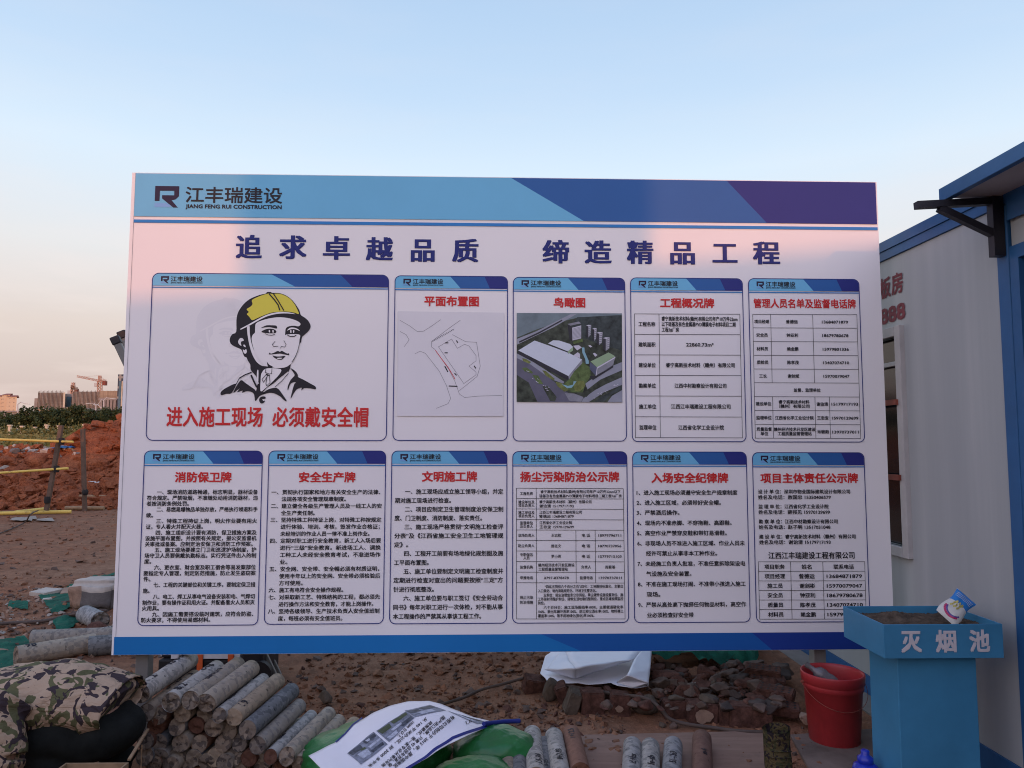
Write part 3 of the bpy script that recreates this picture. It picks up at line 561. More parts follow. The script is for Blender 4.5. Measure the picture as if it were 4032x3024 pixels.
ART_S = [([(735,128),(800,200),(850,270),(870,335)],16),([(790,125),(850,215),(900,300),(922,340)],14),([(680,645),(720,662),(770,665),(805,655)],7),([(970,662),(1010,682),(1060,680),(1085,665)],10),([(810,745),(775,785),(790,812),(848,808)],6),([(925,735),(955,790),(935,820),(890,810),(883,835)],6),([(1130,770),(1105,870),(1075,945),(1030,1015)],7),
 ([(345,1225),(420,1180),(500,1150)],14),([(345,1225),(245,1410)],9),([(500,1190),(530,1260),(570,1340)],22),([(370,1255),(490,1340)],9),([(985,1160),(900,1260),(810,1340)],8),([(1000,1090),(985,1140)],8),([(690,1110),(680,1150),(735,1170),(765,1165),(770,1100)],7),([(700,1170),(640,1240),(660,1280),(720,1180)],7),([(735,1180),(745,1285),(700,1325),(690,1300),(710,1180)],7)]
def art(mb, z, base, mats, st=.0006):
    K, W_, Y_ = mats
    for i, (L, mi) in enumerate(((ART_B, K), (ART_W, W_), (ART_Y, Y_), (ART_B2, K), (ART_W2, W_))):
        for P in L: mb.poly([z.b(*p) for p in smooth_loop(P, 3)], lay(base+st*i), mi)
    for P, w_ in ART_S: strip(mb, z, P, w_, base+st*5.5, K)
a = MB(); art(a, ZF, .0022, (0, 1, 2)); tag(a.build('worker_drawing', [M['black'], M['art_white'], M['yellow_ink']], Q1), 'black line drawing of a worker in a yellow helmet')
a = MB(); art(a, Z(690, 1145, .272), .0009, (0, 1, 0), .00015); tag(a.build('faded_drawing', [M['ghost'], M['vinyl']], Q1), 'faint older worker drawing showing through')
# aerial picture -----------------------------------------------------
ZP = Z(2020, 1220, .2290)
M['aer0'] = plain('picture_dark_green', (.05,.062,.045), .55, .75, 22); M['aer1'] = plain('picture_haze', (.17,.225,.25), .55, .25, 9); M['aer2'] = plain('picture_forest', (.045,.06,.06), .55, .6, 26)
M['aer3'] = plain('picture_road', (.3,.32,.38), .55, .15, 9); M['aer4'] = plain('picture_dark_road', (.13,.13,.18), .55, .2, 9); M['aer5'] = plain('picture_roof', (.62,.68,.76), .55, .05, 5)
M['aer6'] = plain('picture_green', (.1,.15,.05), .55, .5, 40); M['aer7'] = plain('picture_water', (.25,.46,.54), .55, .1, 20); M['aer8'] = plain('picture_black', (.035,.035,.045), .55, .3, 20)
M['aer9'] = plain('picture_grey', (.26,.27,.31), .55, .2, 30); M['aer10'] = plain('picture_pale', (.6,.6,.68), .55, .08, 10); M['aer11'] = plain('picture_green_roof', (.3,.43,.26), .55, .1, 12); M['aer12'] = plain('picture_bright_green', (.17,.2,.06), .55, .45, 45); M['aer13'] = plain('picture_wall', (.1,.115,.18), .55, .15, 20)
AER = [(0,[(65,55),(1870,62),(1875,1590),(62,1583)]),(1,[(65,55),(1870,62),(1870,110),(1500,125),(1100,140),(800,210),(400,340),(65,480)]),(2,[(1100,130),(1870,90),(1870,700),(1500,600),(1200,480),(1000,300)]),
 (3,[(70,500),(400,370),(980,80),(1100,70),(700,300),(300,490),(70,600)]),(8,[(100,545),(440,385),(840,170),(850,190),(450,410),(110,570)]),
 (4,[(65,830),(300,900),(900,1400),(1230,1588),(420,1586),(270,1250),(65,1120)]),(0,[(65,1130),(250,1250),(330,1400),(420,1584),(63,1583)]),(6,[(150,1000),(230,990),(340,1070),(330,1100),(200,1060)]),(6,[(330,1120),(430,1130),(520,1280),(430,1270)]),(0,[(510,1310),(600,1310),(750,1500),(720,1575),(640,1570),(530,1370)]),
 (3,[(65,750),(350,900),(880,1240),(860,1270),(650,1190),(300,940),(65,830)]),(12,[(500,1040),(560,1050),(720,1190),(690,1215),(560,1130)]),(12,[(160,830),(230,850),(310,900),(280,930),(170,880)]),
 (3,[(1180,1588),(1200,1530),(1480,1330),(1870,1160),(1872,1290),(1560,1420),(1300,1588)]),(0,[(1390,1350),(1480,1260),(1700,1110),(1865,1060),(1866,1140),(1650,1250),(1430,1370)]),(2,[(1400,1588),(1500,1500),(1700,1400),(1872,1290),(1872,1370),(1700,1450),(1560,1580)]),(3,[(1240,1270),(1560,1050),(1720,960),(1868,900),(1868,1040),(1500,1200),(1280,1370)]),(3,[(1620,1588),(1700,1480),(1872,1380),(1873,1588)]),(9,[(890,1430),(1050,1440),(1210,1500),(1170,1586),(960,1560)]),
 (6,[(1050,1000),(1200,900),(1330,1000),(1330,1150),(1240,1280),(1200,1420),(1000,1420),(860,1290),(960,1200)]),(12,[(1040,1270),(1100,1220),(1220,1220),(1240,1310),(1150,1400),(1060,1400)]),(12,[(730,1240),(830,1260),(960,1380),(880,1410),(760,1310)]),(0,[(1210,1480),(1290,1380),(1350,1370),(1340,1420),(1260,1500)]),
 (7,[(1180,650),(1225,650),(1230,720),(1300,880),(1300,930),(1250,930),(1240,850),(1190,740)]),(7,[(840,1280),(940,1310),(1030,1290),(1040,1230),(1090,1230),(1010,1340),(930,1350)]),
 (8,[(90,705),(950,1140),(950,1212),(880,1180),(70,750)]),(9,[(950,1140),(1185,855),(1190,920),(1050,1060),(960,1200)]),(5,[(90,700),(370,530),(640,625),(950,740),(1185,855),(950,1140)]),(11,[(940,720),(1030,640),(1030,700),(950,760)]),(5,[(600,580),(690,525),(790,530),(980,590),(1030,640),(940,716)]),(8,[(596,588),(606,584),(944,722),(940,738)]),
 (10,[(1030,620),(1130,610),(1180,650),(1100,700)]),(10,[(1030,790),(1110,730),(1150,760),(1150,830)]),(8,[(935,250),(1015,300),(1020,530),(970,520)]),(10,[(1015,310),(1170,270),(1170,495),(1020,530)]),(9,[(935,245),(1130,205),(1170,235),(985,275)]),(6,[(1030,570),(1040,540),(1190,500),(1200,550),(1040,590)]),
 (11,[(1330,890),(1640,735),(1755,800),(1440,990)]),(13,[(1320,900),(1440,990),(1420,1135),(1315,1020)]),(10,[(1440,990),(1755,806),(1755,830),(1450,1012),(1432,1130),(1418,1135)]),(9,[(1452,1014),(1750,832),(1720,950),(1432,1128)]),(8,[(1310,1140),(1420,1140),(1720,960),(1720,990),(1370,1210)]),(10,[(1370,750),(1400,740),(1450,780),(1410,810)]),(10,[(1290,620),(1320,605),(1360,635),(1330,650)])]
for x0, y0, x1, y1 in ((1255,265,1345,480),(1360,320,1440,540),(1430,390,1540,610),(1540,480,1665,710)):
    xm = x0+(x1-x0)*.4; AER += [(8,[(x0,y0+15),(xm,y0+8),(xm,y1),(x0+8,y1-30)]),(9,[(xm,y0+10),(x1,y0+5),(x1-15,y1-40),(xm,y1)]),(10,[(x0,y0+10),(xm,y0-5),(x1,y0),(xm+10,y0+22)])]
    for q in range(5): AER.append((10,[(xm+6,y0+40+q*(y1-y0)*.15),(x1-14,y0+30+q*(y1-y0)*.15),(x1-14,y0+38+q*(y1-y0)*.15),(xm+6,y0+48+q*(y1-y0)*.15)]))
for q in range(9): AER.append((9,[(1022,330+q*21),(1166,292+q*21),(1166,298+q*21),(1022,336+q*21)]))
rnd = random.Random(3)
for q in range(26):
    x, y = rnd.choice([(rnd.uniform(200,600),0),(rnd.uniform(1300,1800),1)]); y = (1000+(x-150)*.8+rnd.uniform(-40,40)) if y == 0 else (1540-(x-1280)*.55+rnd.uniform(-25,25))
    AER.append((10,[(x,y),(x+22,y+10),(x+30,y+22),(x+6,y+12)]))
a = MB()
for i, (mi, P) in enumerate(AER): a.poly([ZP.b(*p) for p in P], lay(.004+.00005*i), mi)
a.build('aerial_picture', [M['aer%d' % i] for i in range(14)], Q3)
# site plan -----------------------------------------------------------
M['plan_sheet'] = ink('plan_sheet', (.735,.725,.75))
a = MB(); a.poly([Z3.b(*p) for p in ((1553,256),(2160,264),(2156,858),(1548,856))], lay(.0038), 0)
for P in ([(1565,308),(1620,340),(1665,373),(1700,370),(1740,345),(1797,305)],[(1565,372),(1600,390),(1617,420),(1590,458)],[(1650,500),(1680,485),(1710,497),(1740,535),(1790,600),(1830,680),(1855,755),(1840,785),(1773,812)],[(1910,308),(1850,350),(1745,430),(1745,460),(1765,475)],[(1765,475),(1810,540),(1845,590),(1880,660),(1905,730),(1935,750),(2010,742),(2148,738)],[(1865,390),(1940,430),(2003,434),(2024,570),(2006,630),(1905,710)],[(1785,460),(1860,415),(1893,468),(1935,445),(1960,455),(2000,510),(2000,540),(1960,570),(2000,605),(2000,620),(1930,670),(1785,460)]): strip(a, Z3, P, 2.2, .0045, 1)
strip(a, Z3, [(1768,480),(1800,525),(1842,580),(1880,645)], 3.5, .0049, 2)
for p, q in (((1825,437),(1840,437)),((1888,425),(1895,435)),((1822,494),(1836,494)),((1822,572),(1838,602)),((1990,570),(1998,582)),((1878,612),(1888,622)),((1846,684),(1892,686))): strip(a, Z3, [p, q], 6, .0049, 3)
for q in range(14): strip(a, Z3, [(1750+q*9,425-q*5),(1754+q*9,428-q*5)], 5, .0049, 1)
a.build('site_plan', [M['plan_sheet'], M['grey_ink'], M['red'], M['black']], Q2)
# ------------------------------------------------------------------ white site cabin on the right
TH = -0.033
cabin = thing('site_cabin', (2.16, 3.3, 0), 'white panel site cabin with blue trim at the right edge, past the notice board', 'cabin', rz=-TH)
# cabin-local frame: y runs away along the wall, x into the cabin, wall face at x = 0
def part(name, mb, m, parent=cabin, bv=0):
    o = mb.build(name, m, parent)
    if bv: bevel(o, bv)
    return o
YE = 6.2
a = MB(); a.box((0, -.035, .14), (2.6, .02, 2.55)); 
a = MB()
# long wall with the window opening left open
wy0, wy1, wz0, wz1 = .80, 1.75, .95, 2.10
a.box((0,-.03,.14),(.06,wy0,2.55)); a.box((0,wy1,.14),(.06,YE,2.55)); a.box((0,wy0,.14),(.06,wy1,wz0)); a.box((0,wy0,wz1),(.06,wy1,2.55)); a.box((.06,YE-.06,.14),(2.6,YE,2.55))
a.box((0,-2.2,2.36),(.06,-.115,2.55))
a.box((.004,-3.2,.14),(.06,-1.3,2.36))
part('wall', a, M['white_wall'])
a = MB(); a.box((-.012,-3.2,2.552),(2.7,YE+.05,2.60)); a.box((-.02,-.06,2.602),(2.7,YE+.06,2.655)); part('roof', a, M['trim'])
a = MB(); a.box((-.006,-.03,.03),(.05,YE,.138)); part('base_trim', a, M['trim'])
a = MB(); a.box((-.012,-.105,.03),(.07,-.032,2.55)); part('corner_post', a, M['trim'], bv=.004)
d = MB(); d.box((-.008,-.16,.03),(.05,-.107,2.30)); d.box((-.008,-1.3,2.30),(.05,-.107,2.358)); d.box((-.008,-1.3,.03),(.05,-1.25,2.298)); door = part('door', d, M['trim'])
d = MB(); d.box((.03,-1.248,.05),(.045,-.162,2.298)); part('door_leaf', d, M['dark_trim'], door)
# window: frame, dark panes, rusty bars
f_ = MB(); t_ = .055
f_.box((-.028,wy0-t_,wz0-t_),(.02,wy0,wz1+t_)); f_.box((-.028,wy1,wz0-t_),(.02,wy1+t_,wz1+t_)); f_.box((-.028,wy0,wz1),(.02,wy1,wz1+t_)); f_.box((-.028,wy0,wz0-t_),(.02,wy1,wz0)); f_.box((-.005,(wy0+wy1)/2-.02,wz0),(.025,(wy0+wy1)/2+.02,wz1)); f_.box((-.004,wy0+.002,wz1-.16),(.024,wy1-.002,wz1-.135))
win = part('window', f_, M['frame'], bv=.003)
g_ = MB(); g_.box((.03,wy0,wz0),(.036,wy1,wz1)); part('pane', g_, M['glass'], win)
for zz in (wz0+.36, wz0+.77): r_ = MB(); r_.box((-.044,wy0-.02,zz),(-.0285,wy1+.02,zz+.03)); part('window_bar', r_, M['rust'], win)
# painted lettering on the wall, read from far to near
def wall_fn(off): return lambda u, v, e=0: (-off-e, -u, v)
t = MB()
put_text(t, '板', wall_fn(.003), -.97, -.86, 2.39, .115, .025, 0); put_text(t, '房', wall_fn(.003), -.845, -.735, 2.39, .115, .025, 0)
put_text(t, '888', wall_fn(.003), -.975, -.725, 2.235, .09, .03, 0, cap=True); part('painted_lettering', t, M['paint_red'])
# canopy over the door with its black bracket
cp = MB(); cp.box((-.335,-2.6,2.585),(-.28,-.02,2.70)); cp.box((-.28,-2.6,2.66),(-.014,-.02,2.70)); 
cp = MB()
cx0 = at(3690, 748, 3.27)
CZ0, CZ1 = at(3697,800,3.27).z, at(3690,748,3.27).z; CXL = cx0.x-2.16
cp.box((CXL,-2.6,CZ0),(CXL+.03,-.03,CZ1)); cp.box((CXL+.03,-.05,CZ0+.02),(-.022,-.03,CZ1)); cp.box((CXL+.03,-2.6,CZ1-.02),(-.022,-.05,CZ1)); cp.box((-.0215,-2.6,2.47),(-.0135,-.12,CZ1-.001)); can = part('canopy', cp, M['trim'], bv=.002)
sf = MB(); sf.box((CXL+.03,-2.6,CZ0+.012),(-.022,-.052,CZ0+.019)); part('soffit', sf, M['soffit'], can)
br = MB(); yb = -.075
p0 = at(3600,811,3.22); p1 = at(3692,820,3.22); p2 = at(3958,930,3.22); p3 = at(3970,790,3.22)
L = lambda p: Vector((p.x-2.16, yb, p.z))
br.bar(L(p0), (-.014,yb,L(p0).z+.024), .035, .03); br.bar(L(p1), (-.03,yb,L(p2).z), .03, .03); br.box((-.062,yb-.02,L(p2).z-.09),(-.0125,yb+.02,L(p3).z+.03))
part('canopy_bracket', br, M['bracket'])
# footing
a = MB(); a.box((-.16,-3.3,-.1),(2.7,YE+.3,.028)); pl = a.build('footing', M['concrete'], cabin)
a = MB(); a.grid(lambda u, v: (-.42+.26*u, -.1+v*7, -.06+.085*u+.012*noise.noise(Vector((u*3,v*30,0)))), 6, 90); part('earth_bank', a, M['soil'])

# ------------------------------------------------------------------ unseen cabins added behind the camera, shaped to cast the shade
def cab(name, x0, x1, y0, y1, z0, z1, label):
    t = thing(name, ((x0+x1)/2, (y0+y1)/2, 0), label, 'cabin'); hx, hy = (x1-x0)/2, (y1-y0)/2
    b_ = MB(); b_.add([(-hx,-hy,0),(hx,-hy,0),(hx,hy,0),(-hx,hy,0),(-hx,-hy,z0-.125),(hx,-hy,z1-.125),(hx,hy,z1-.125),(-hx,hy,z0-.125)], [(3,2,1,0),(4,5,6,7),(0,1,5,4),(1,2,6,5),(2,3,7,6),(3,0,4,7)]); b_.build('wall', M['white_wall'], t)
    r = MB(); r.add([(-hx,-hy,z0-.12),(hx,-hy,z1-.12),(hx,hy,z1-.12),(-hx,hy,z0-.12),(-hx,-hy,z0),(hx,-hy,z1),(hx,hy,z1),(-hx,hy,z0)], [(3,2,1,0),(4,5,6,7),(0,1,5,4),(1,2,6,5),(2,3,7,6),(3,0,4,7)]); r.build('roof', M['trim'], t)
    n = max(1, int((x1-x0)/2.5))
    for i in range(n):
        xx = -hx + (i+.5)*(x1-x0)/n; f = MB(); f.box((xx-.5,hy+.002,1),(xx+.5,hy+.03,2.1)); w_ = f.build('window', M['frame'], t); g = MB(); g.box((xx-.44,hy+.031,1.06),(xx+.44,hy+.035,2.04)); g.build('pane', M['glass'], w_)
    return t
DY = 15.0; DROP = DY*tan(SUN_EL)/cos(SUN_AZ); SH = DY*tan(SUN_AZ)
xl = -1.33+SH; xr = .77+SH; yb_ = 4.0-DY
cab('shade_cabin', xl-1.35, xl-.02, yb_-3, yb_, 2.22+DROP, 2.33+DROP, 'unseen small low cabin added behind the camera to shade the board')
cab('shade_cabin', -36, xl-1.37, yb_-3, yb_, 2.5+DROP, 2.5+DROP, 'unseen long cabin added behind the camera to shade the soil and bank')
cab('tall_shade_cabin', xl, xr, yb_-1.0, yb_, 3.3+DROP, 3.3+DROP, 'narrow two-storey white cabin behind the camera')
cab('shade_cabin', xr+.02, 16, yb_-3, yb_, 2.50+DROP, 3.6+DROP, 'white cabin with a sloping roof behind the camera')

# ------------------------------------------------------------------ ash stand
st = thing('ash_stand', (1.552, 3.2, 0), 'sky-blue metal cigarette ash stand with white lettering, before the cabin wall', 'ash stand', rz=RAD(1.6))
W_, D_, z0, z1 = .507, .36, .614, .753; tk = .006
a = MB(); a.box((0,0,z0),(W_,tk,z1)); a.box((0,D_-tk,z0),(W_,D_,z1)); a.box((0,tk,z0),(tk,D_-tk,z1)); a.box((W_-tk,tk,z0),(W_,D_-tk,z1)); a.box((tk,tk,z0),(W_-tk,D_-tk,z0+tk)); bevel(a.build('tray', M['pedestal'], st), .0015)
a = MB(); a.box((.085,.06,0),(.425,.30,z0-.001)); bevel(a.build('pedestal', M['pedestal'], st), .003)
a = MB()
for ch, c in (('灭',.115),('烟',.262),('池',.405)): put_text(a, ch, lambda u, v, e=0: (u,-.0015-e,v), c-.041, c+.041, (z0+z1)/2-.002, .088, .032)
a.build('lettering', M['white_letter'], st)
a = MB(); a.grid(lambda u, v: (tk+u*(W_-2*tk), tk+v*(D_-2*tk), z1-.032+.009*fbm(u*9,v*6,2,3)+.006*noise.noise(Vector((u*50,v*30,2)))+.028*gs(u,v,.36,.72,.10,.2)+.012*gs(u,v,.5,.6,.12,.2)), 90, 60); a.build('sand', M['sand'], st)
# snack packet
pk = thing('snack_packet', (0,0,0), 'crumpled white and blue snack packet lying on the sand of the ash stand', 'packet')
PB = at(3765, 2420, 3.36); PTp = at(3825, 2345, 3.46)
ax = (Vector((.135,.05,.09))).normalized(); sd_ = Vector((.085,-.02,-.03)); sd_ = (sd_-ax*sd_.dot(ax)).normalized(); nn = sd_.cross(ax).normalized()
if nn.y > 0: nn = -nn
org = at(3722, 2434, 3.325)
def pack(u, v, k):
    wd = .045*(1+.1*sin(v*7)); th = .02*(sin(pi*v)**.6)*(1-(2*u-1)**2)**.6 if 0 < v < 1 else 0
    wr = .005*noise.noise(Vector((u*5,v*6,k)))
    return org + sd_*((u-.5)*2*wd) + ax*(v*.158) + nn*((th+wr*(0.2+th*20))*k)
a = MB(); a.grid(lambda u, v: pack(u, .0+v*.57, 1), 14, 14, 0); a.grid(lambda u, v: pack(u, .57+v*.43, 1), 14, 10, 1); a.grid(lambda u, v: pack(1-u, v, -1), 14, 24, 0)
M['pk_white'] = plain('packet_white', (.62,.62,.56), .3, .08, 30, 0, .5); M['pk_blue'] = plain('packet_blue', (.02,.2,.55), .3, .1, 30, 0, .5); M['pk_pink'] = plain('packet_magenta', (.45,.03,.12), .3, .1, 30); M['pk_gold'] = plain('packet_gold', (.45,.4,.12), .4, .5, 90); M['pk_purple'] = plain('packet_purple', (.1,.08,.28), .35, .1, 30)
body_ = a.build('pouch', [M['pk_white'], M['pk_blue']], pk)
a = MB()
def pst(mb, pts, w_, mi):
    q = [Vector(p) for p in pts]
    for i in range(len(q)-1):
        d = (q[i+1]-q[i]).normalized(); n = Vector((-d.y*1.3, d.x*.8))*w_/2
        mb.add([pack(p.x, p.y, 1)+nn*.0015 for p in (q[i]-n, q[i+1]-n, q[i+1]+n, q[i]+n)], [(0,1,2,3)], mi)
arc = lambda cx, cy, r, a0, a1, k=12: [(cx+r*cos(RAD(a0+(a1-a0)*i/k)), cy+r*.55*sin(RAD(a0+(a1-a0)*i/k))) for i in range(k+1)]
pst(a, arc(.5,.30,.36,170,330), .07, 0); pst(a, arc(.52,.33,.33,180,340), .05, 2)
for q in range(9): pst(a, [(.22+.05*q,.38+.09*((q*7)%3)),(.3+.05*q,.46+.08*((q*5)%3))], .07, 1)
for q in range(3): pst(a, [(.08+i*.07, .76+q*.06+.012*sin(i*1.6)) for i in range(13)], .016, 3)
a.build('printed_pattern', [M['pk_pink'], M['pk_gold'], M['pk_purple'], M['pk_white']], pk)

# ------------------------------------------------------------------ red bucket
BC = Vector((1.637, 3.93, 0.0)); BK = thing('bucket', BC, 'large red plastic paint bucket with a wire handle, standing at the board\'s right foot', 'bucket')
a = MB(); a.lathe([(.004,.004),(.125,.0),(.131,.006),(.152,.27),(.158,.272),(.160,.295),(.158,.300),(.164,.303),(.167,.345),(.165,.350),(.158,.350),(.152,.335),(.147,.28),(.127,.02),(.004,.018)], n=56)
a.build('body', M['bucket'], BK); BK.scale = (.92,.92,1)
a = MB(); a.grid(lambda u, v: (.147*v*cos(2*pi*u), .147*v*sin(2*pi*u), .265+.02*fbm(u*3,v*2,2)*v*(1-v)*4+.015*(1-v)), 40, 10); a.build('mud_filling', M['mud'], BK)
a = MB(); pts = []
for i in range(19):
    th = pi*i/18; pts.append((.168*cos(th)*1.03, -.168*abs(sin(th))*1.04-.004, .30-.10*sin(th)-.06*cos(th)*0))
a.tube(pts, .0014, 6)
a.tube([(.162,-.0,.30),(.176,0,.30)], .008, 8); a.tube([(-.162,0,.30),(-.176,0,.30)], .008, 8); a.build('handle', M['rust'], BK)
bt = thing('plastic_bottle', BC+Vector((-.055,.02,.30)), 'grey crushed plastic bottle lying in the red bucket', 'bottle')
a = MB(); A0 = Vector((-.045,.03,.06)); A1 = Vector((.07,-.02,-.02))
a.tube([A0+(A1-A0)*t for t in (0,.1,.2,.32,.5,.6,.8,.95,1)], [.012,.013,.014,.034,.037,.033,.036,.035,.02], 16); a.build('bottle_body', plain('grey_plastic', (.15,.135,.14), .25, .15, 30, .002, .5), bt)
a = MB(); a.tube([A0-(A1-A0).normalized()*.018, A0], .0145, 14); a.build('cap', M['grey_chunk'], bt)
# blue bottle top at the lower edge
bb = G(3405, 3085, 0.0); bb = at(3408, 3010, 3.42); 
sp = thing('blue_bottle', (bb.x, bb.y, 0), 'blue plastic bottle with a stubby spout cap, by the ash stand', 'bottle')
zt = at(3408, 2952, 3.42).z
a = MB(); a.lathe([(.001,0),(.05,0),(.055,.01),(.055,zt-.085),(.05,zt-.066),(.034,zt-.055),(.001,zt-.053)], n=28); a.build('body', M['blue_cap'], sp)
a = MB(); a.lathe([(.031,zt-.054),(.033,zt-.05),(.033,zt-.032),(.02,zt-.022),(.017,zt-.018),(.018,zt-.004),(.014,zt),(.001,zt)], n=28); a.build('spout_cap', M['blue_cap'], sp)
# camouflage boot
bo = at(3061, 2990, 3.44); bo = Vector((bo.x, 3.44, 0)); bz = at(3061, 2868, 3.44).z
bt_ = thing('canvas_boot', bo, 'camouflage canvas boot standing open next to the red bucket', 'boot')
a = MB(); rr = .062
prof = lambda v: 1+.05*sin(v*6)-.12*(1-v)
a.grid(lambda u, v: (rr*prof(v)*cos(2*pi*u)*(.98+.03*sin(6*pi*u)), rr*.95*prof(v)*sin(2*pi*u)-.03*(1-v)**2, .03+v*(bz-.03)+.008*sin(2*pi*u+1)*v+.0035*sin(v*42)*(1 if v < .95 else 0)), 36, 40)
a.grid(lambda u, v: (rr*.93*cos(-2*pi*u)*(.98+.03*sin(-6*pi*u)), rr*.88*sin(-2*pi*u), bz-.10*v+.006*sin(-2*pi*u+1)), 36, 8)
a.build('shaft', M['camo_dark'], bt_)
a = MB(); a.grid(lambda u, v: ((.045-.012*(v-.4)**2)*cos(pi*u)*(1-.5*max(0,v-.75)**2*8), -.02-.19*v, .02+(.075*(1-v*.62))*sin(pi*u)), 16, 20); a.build('toe', M['camo_dark'], bt_)
a = MB(); a.box((-.046,-.205,0),(.046,.06,.02)); bevel(a.build('sole', M['dark'], bt_), .008, 3)
a = MB()
for i in range(5): a.tube([(-.045,-.052,.06+i*.027),(0,-.068,.064+i*.027),(.045,-.052,.06+i*.027)], .003, 6)
a.build('lacing', M['camo_dark'], bt_)
# ------------------------------------------------------------------ drill cores
crnd = random.Random(11)
def core(a, b, r, m, label, group, mark=None, rough=.010, face='face'):
    """one drilled core from its near face a to its far end b"""
    a, b = Vector(a), Vector(b); L = (b-a).length; y = (b-a).normalized(); x = y.cross(Vector((0,0,1))).normalized(); z = x.cross(y)
    k = crnd.uniform(0, 50); mb = MB(); n = 26; nl = 14
    tilt = crnd.uniform(-.012, .012)
    def rad(u, v): return r*(1+.012*noise.noise(Vector((cos(2*pi*u)*2, sin(2*pi*u)*2, v*6+k))) - .03*max(0, noise.noise(Vector((cos(2*pi*u)*5, sin(2*pi*u)*5, v*9+k)))-.35))
    def P(u, v): q = rad(u, v); e = tilt*sin(2*pi*u)*(1-v); return (q*cos(2*pi*u), v*L+e, q*sin(2*pi*u))
    mb.grid(lambda u, v: P(-u, v), n, nl)
    for end in (0, 1):
        rr = [0, .3, .55, .78, .93, 1]
        vs = []
        for t in rr:
            for i in range(n):
                u = i/n; q = P(u, end); d = rough*noise.noise(Vector((q[0]*28*t, q[2]*28*t, k+end*9)))*(1 if t < 1 else .25) + rough*.5*noise.noise(Vector((q[0]*70*t, q[2]*70*t, k)))*(1 if t < 1 else 0)
                vs.append((q[0]*t, q[1]+(d if end else -d)+(.003 if t == 1 else 0)*(1 if not end else -1), q[2]*t))
        fs = []
        for j in range(len(rr)-1):
            for i in range(n):
                f = (j*n+i, j*n+(i+1)%n, (j+1)*n+(i+1)%n, (j+1)*n+i)
                fs.append(f if end else f[::-1])
        mb.add(vs, fs, 1)
    o = mb.build('concrete_core', [M[m], M[face]]); Mx = Matrix((x, y, z)).transposed().to_4x4(); Mx.translation = a; o.matrix_world = Mx
    tag(o, label, 'drill core', group)
    if mark:
        t = MB()
        for s, u0, h, al in mark:
            w_ = h*.62*len(s)
            put_text(t, s, lambda u, v, e=0: ((r*1.022+.0006+e)*sin(al-v/r), u, (r*1.022+.0006+e)*cos(al-v/r)), u0, u0+w_, 0, h, .02, 0, cap=True)
        t.build('marking', M['black'], o)
    return o
def ZQ(x, y): return (500+x*.4069, 2540+y*.4069)
GP = 'concrete drill cores in the big stack'
LOW = 'rough grey round end of a core in the lower rows of the big core stack'
FACES = [ # x, y in the close-up, material, label, mark
 (128,470,'core_white','pale core lying topmost at the left end of the stack, marked near its broken face',[('7/2',.05,.042,-.1),('K3 c-26',.29,.036,-.25)]),
 (190,655,'core_tan','long tan-grey core second from the top left of the stack, handwriting along it',[('k+118.5',.20,.034,-.35),('x',.42,.034,0)]),
 (425,552,'core_white','mottled pale core third in the top row, jagged face and a mark near it',[('8/2',.045,.04,.0),('1c-cg',.30,.036,-.2)]),
 (612,535,'core','grey core fourth in the top row with handwriting on its back half',[('BSH-D/8',.17,.036,-.3)]),
 (768,560,'core','thick grey core with a rusty spot, fifth in the top row',None),
 (893,680,'core_white','slim pale core just under the thick fifth one on the sloping side',[('kl-ss-1',.12,.02,-.4)]),
 (1036,697,'core_tan','pinkish core with a bright tan end face on the slope of the stack',[('19',.05,.038,.25)]),
 (1165,822,'core_grey','dark blue-grey core with a hole near its face, midway down the slope',None),
 (1262,970,'core','grey core below the dark one on the slope of the stack',None),
 (1386,1082,'core_white','core with a rust-orange end face low on the slope',[('cl-hs',.12,.02,-.4)]),
 (1548,1078,'core','grey-green core with a chipped face, second from the right end of the stack',None),
 (1668,1150,'core','lowest grey core at the right end of the stack beside the white sheet',None),
 (1830,1195,'core_tan','tan core half hidden under the white printed sheet',None),
 (306,685,'core_brown','purplish-brown core under the jagged white one',None),(532,668,'core_tan','core with a bright yellowish end face in the second row',None),(752,668,'core_grey',LOW,None),
 (482,790,'core_grey','dark core with a hollowed face under the yellowish one',None),(670,782,'core_rust','smooth rust-red core end in the middle of the stack',None),(830,806,'core',LOW,None),(985,832,'core',LOW,None),
 (275,790,'core_rust','dark red core end at the left side, behind the worker\'s hip',None),(310,940,'core_grey','grey core end with a broken notch in the third row',None),(520,948,'core','clean pale round core end in the third row',None),(700,955,'core_brown','pinkish core end in the middle of the third row',None),(928,952,'core',LOW,None),(1090,945,'core',LOW,None),
 (322,1080,'core',LOW,None),(482,1078,'core_tan','brownish core end in the fourth row',None),(650,1090,'core_grey',LOW,None),(850,1090,'core_tan','largest tan core end in the fourth row',None),(1025,1092,'core',LOW,None),(1176,1098,'core_rust','wide rust-brown core end near the lower edge of the stack',None),
 (180,930,'core_rust','dark core end low at the far left of the stack',None),(170,1075,'core_grey',LOW,None),(250,1190,'core_brown',LOW,None),(425,1195,'core',LOW,None),(595,1200,'core',LOW,None),(765,1205,'core_tan',LOW,None),(945,1205,'core',LOW,None),(1110,1210,'core',LOW,None),(1300,1215,'core',LOW,None),(1480,1200,'core_rust','small red core end at the bottom right of the stack',None)]
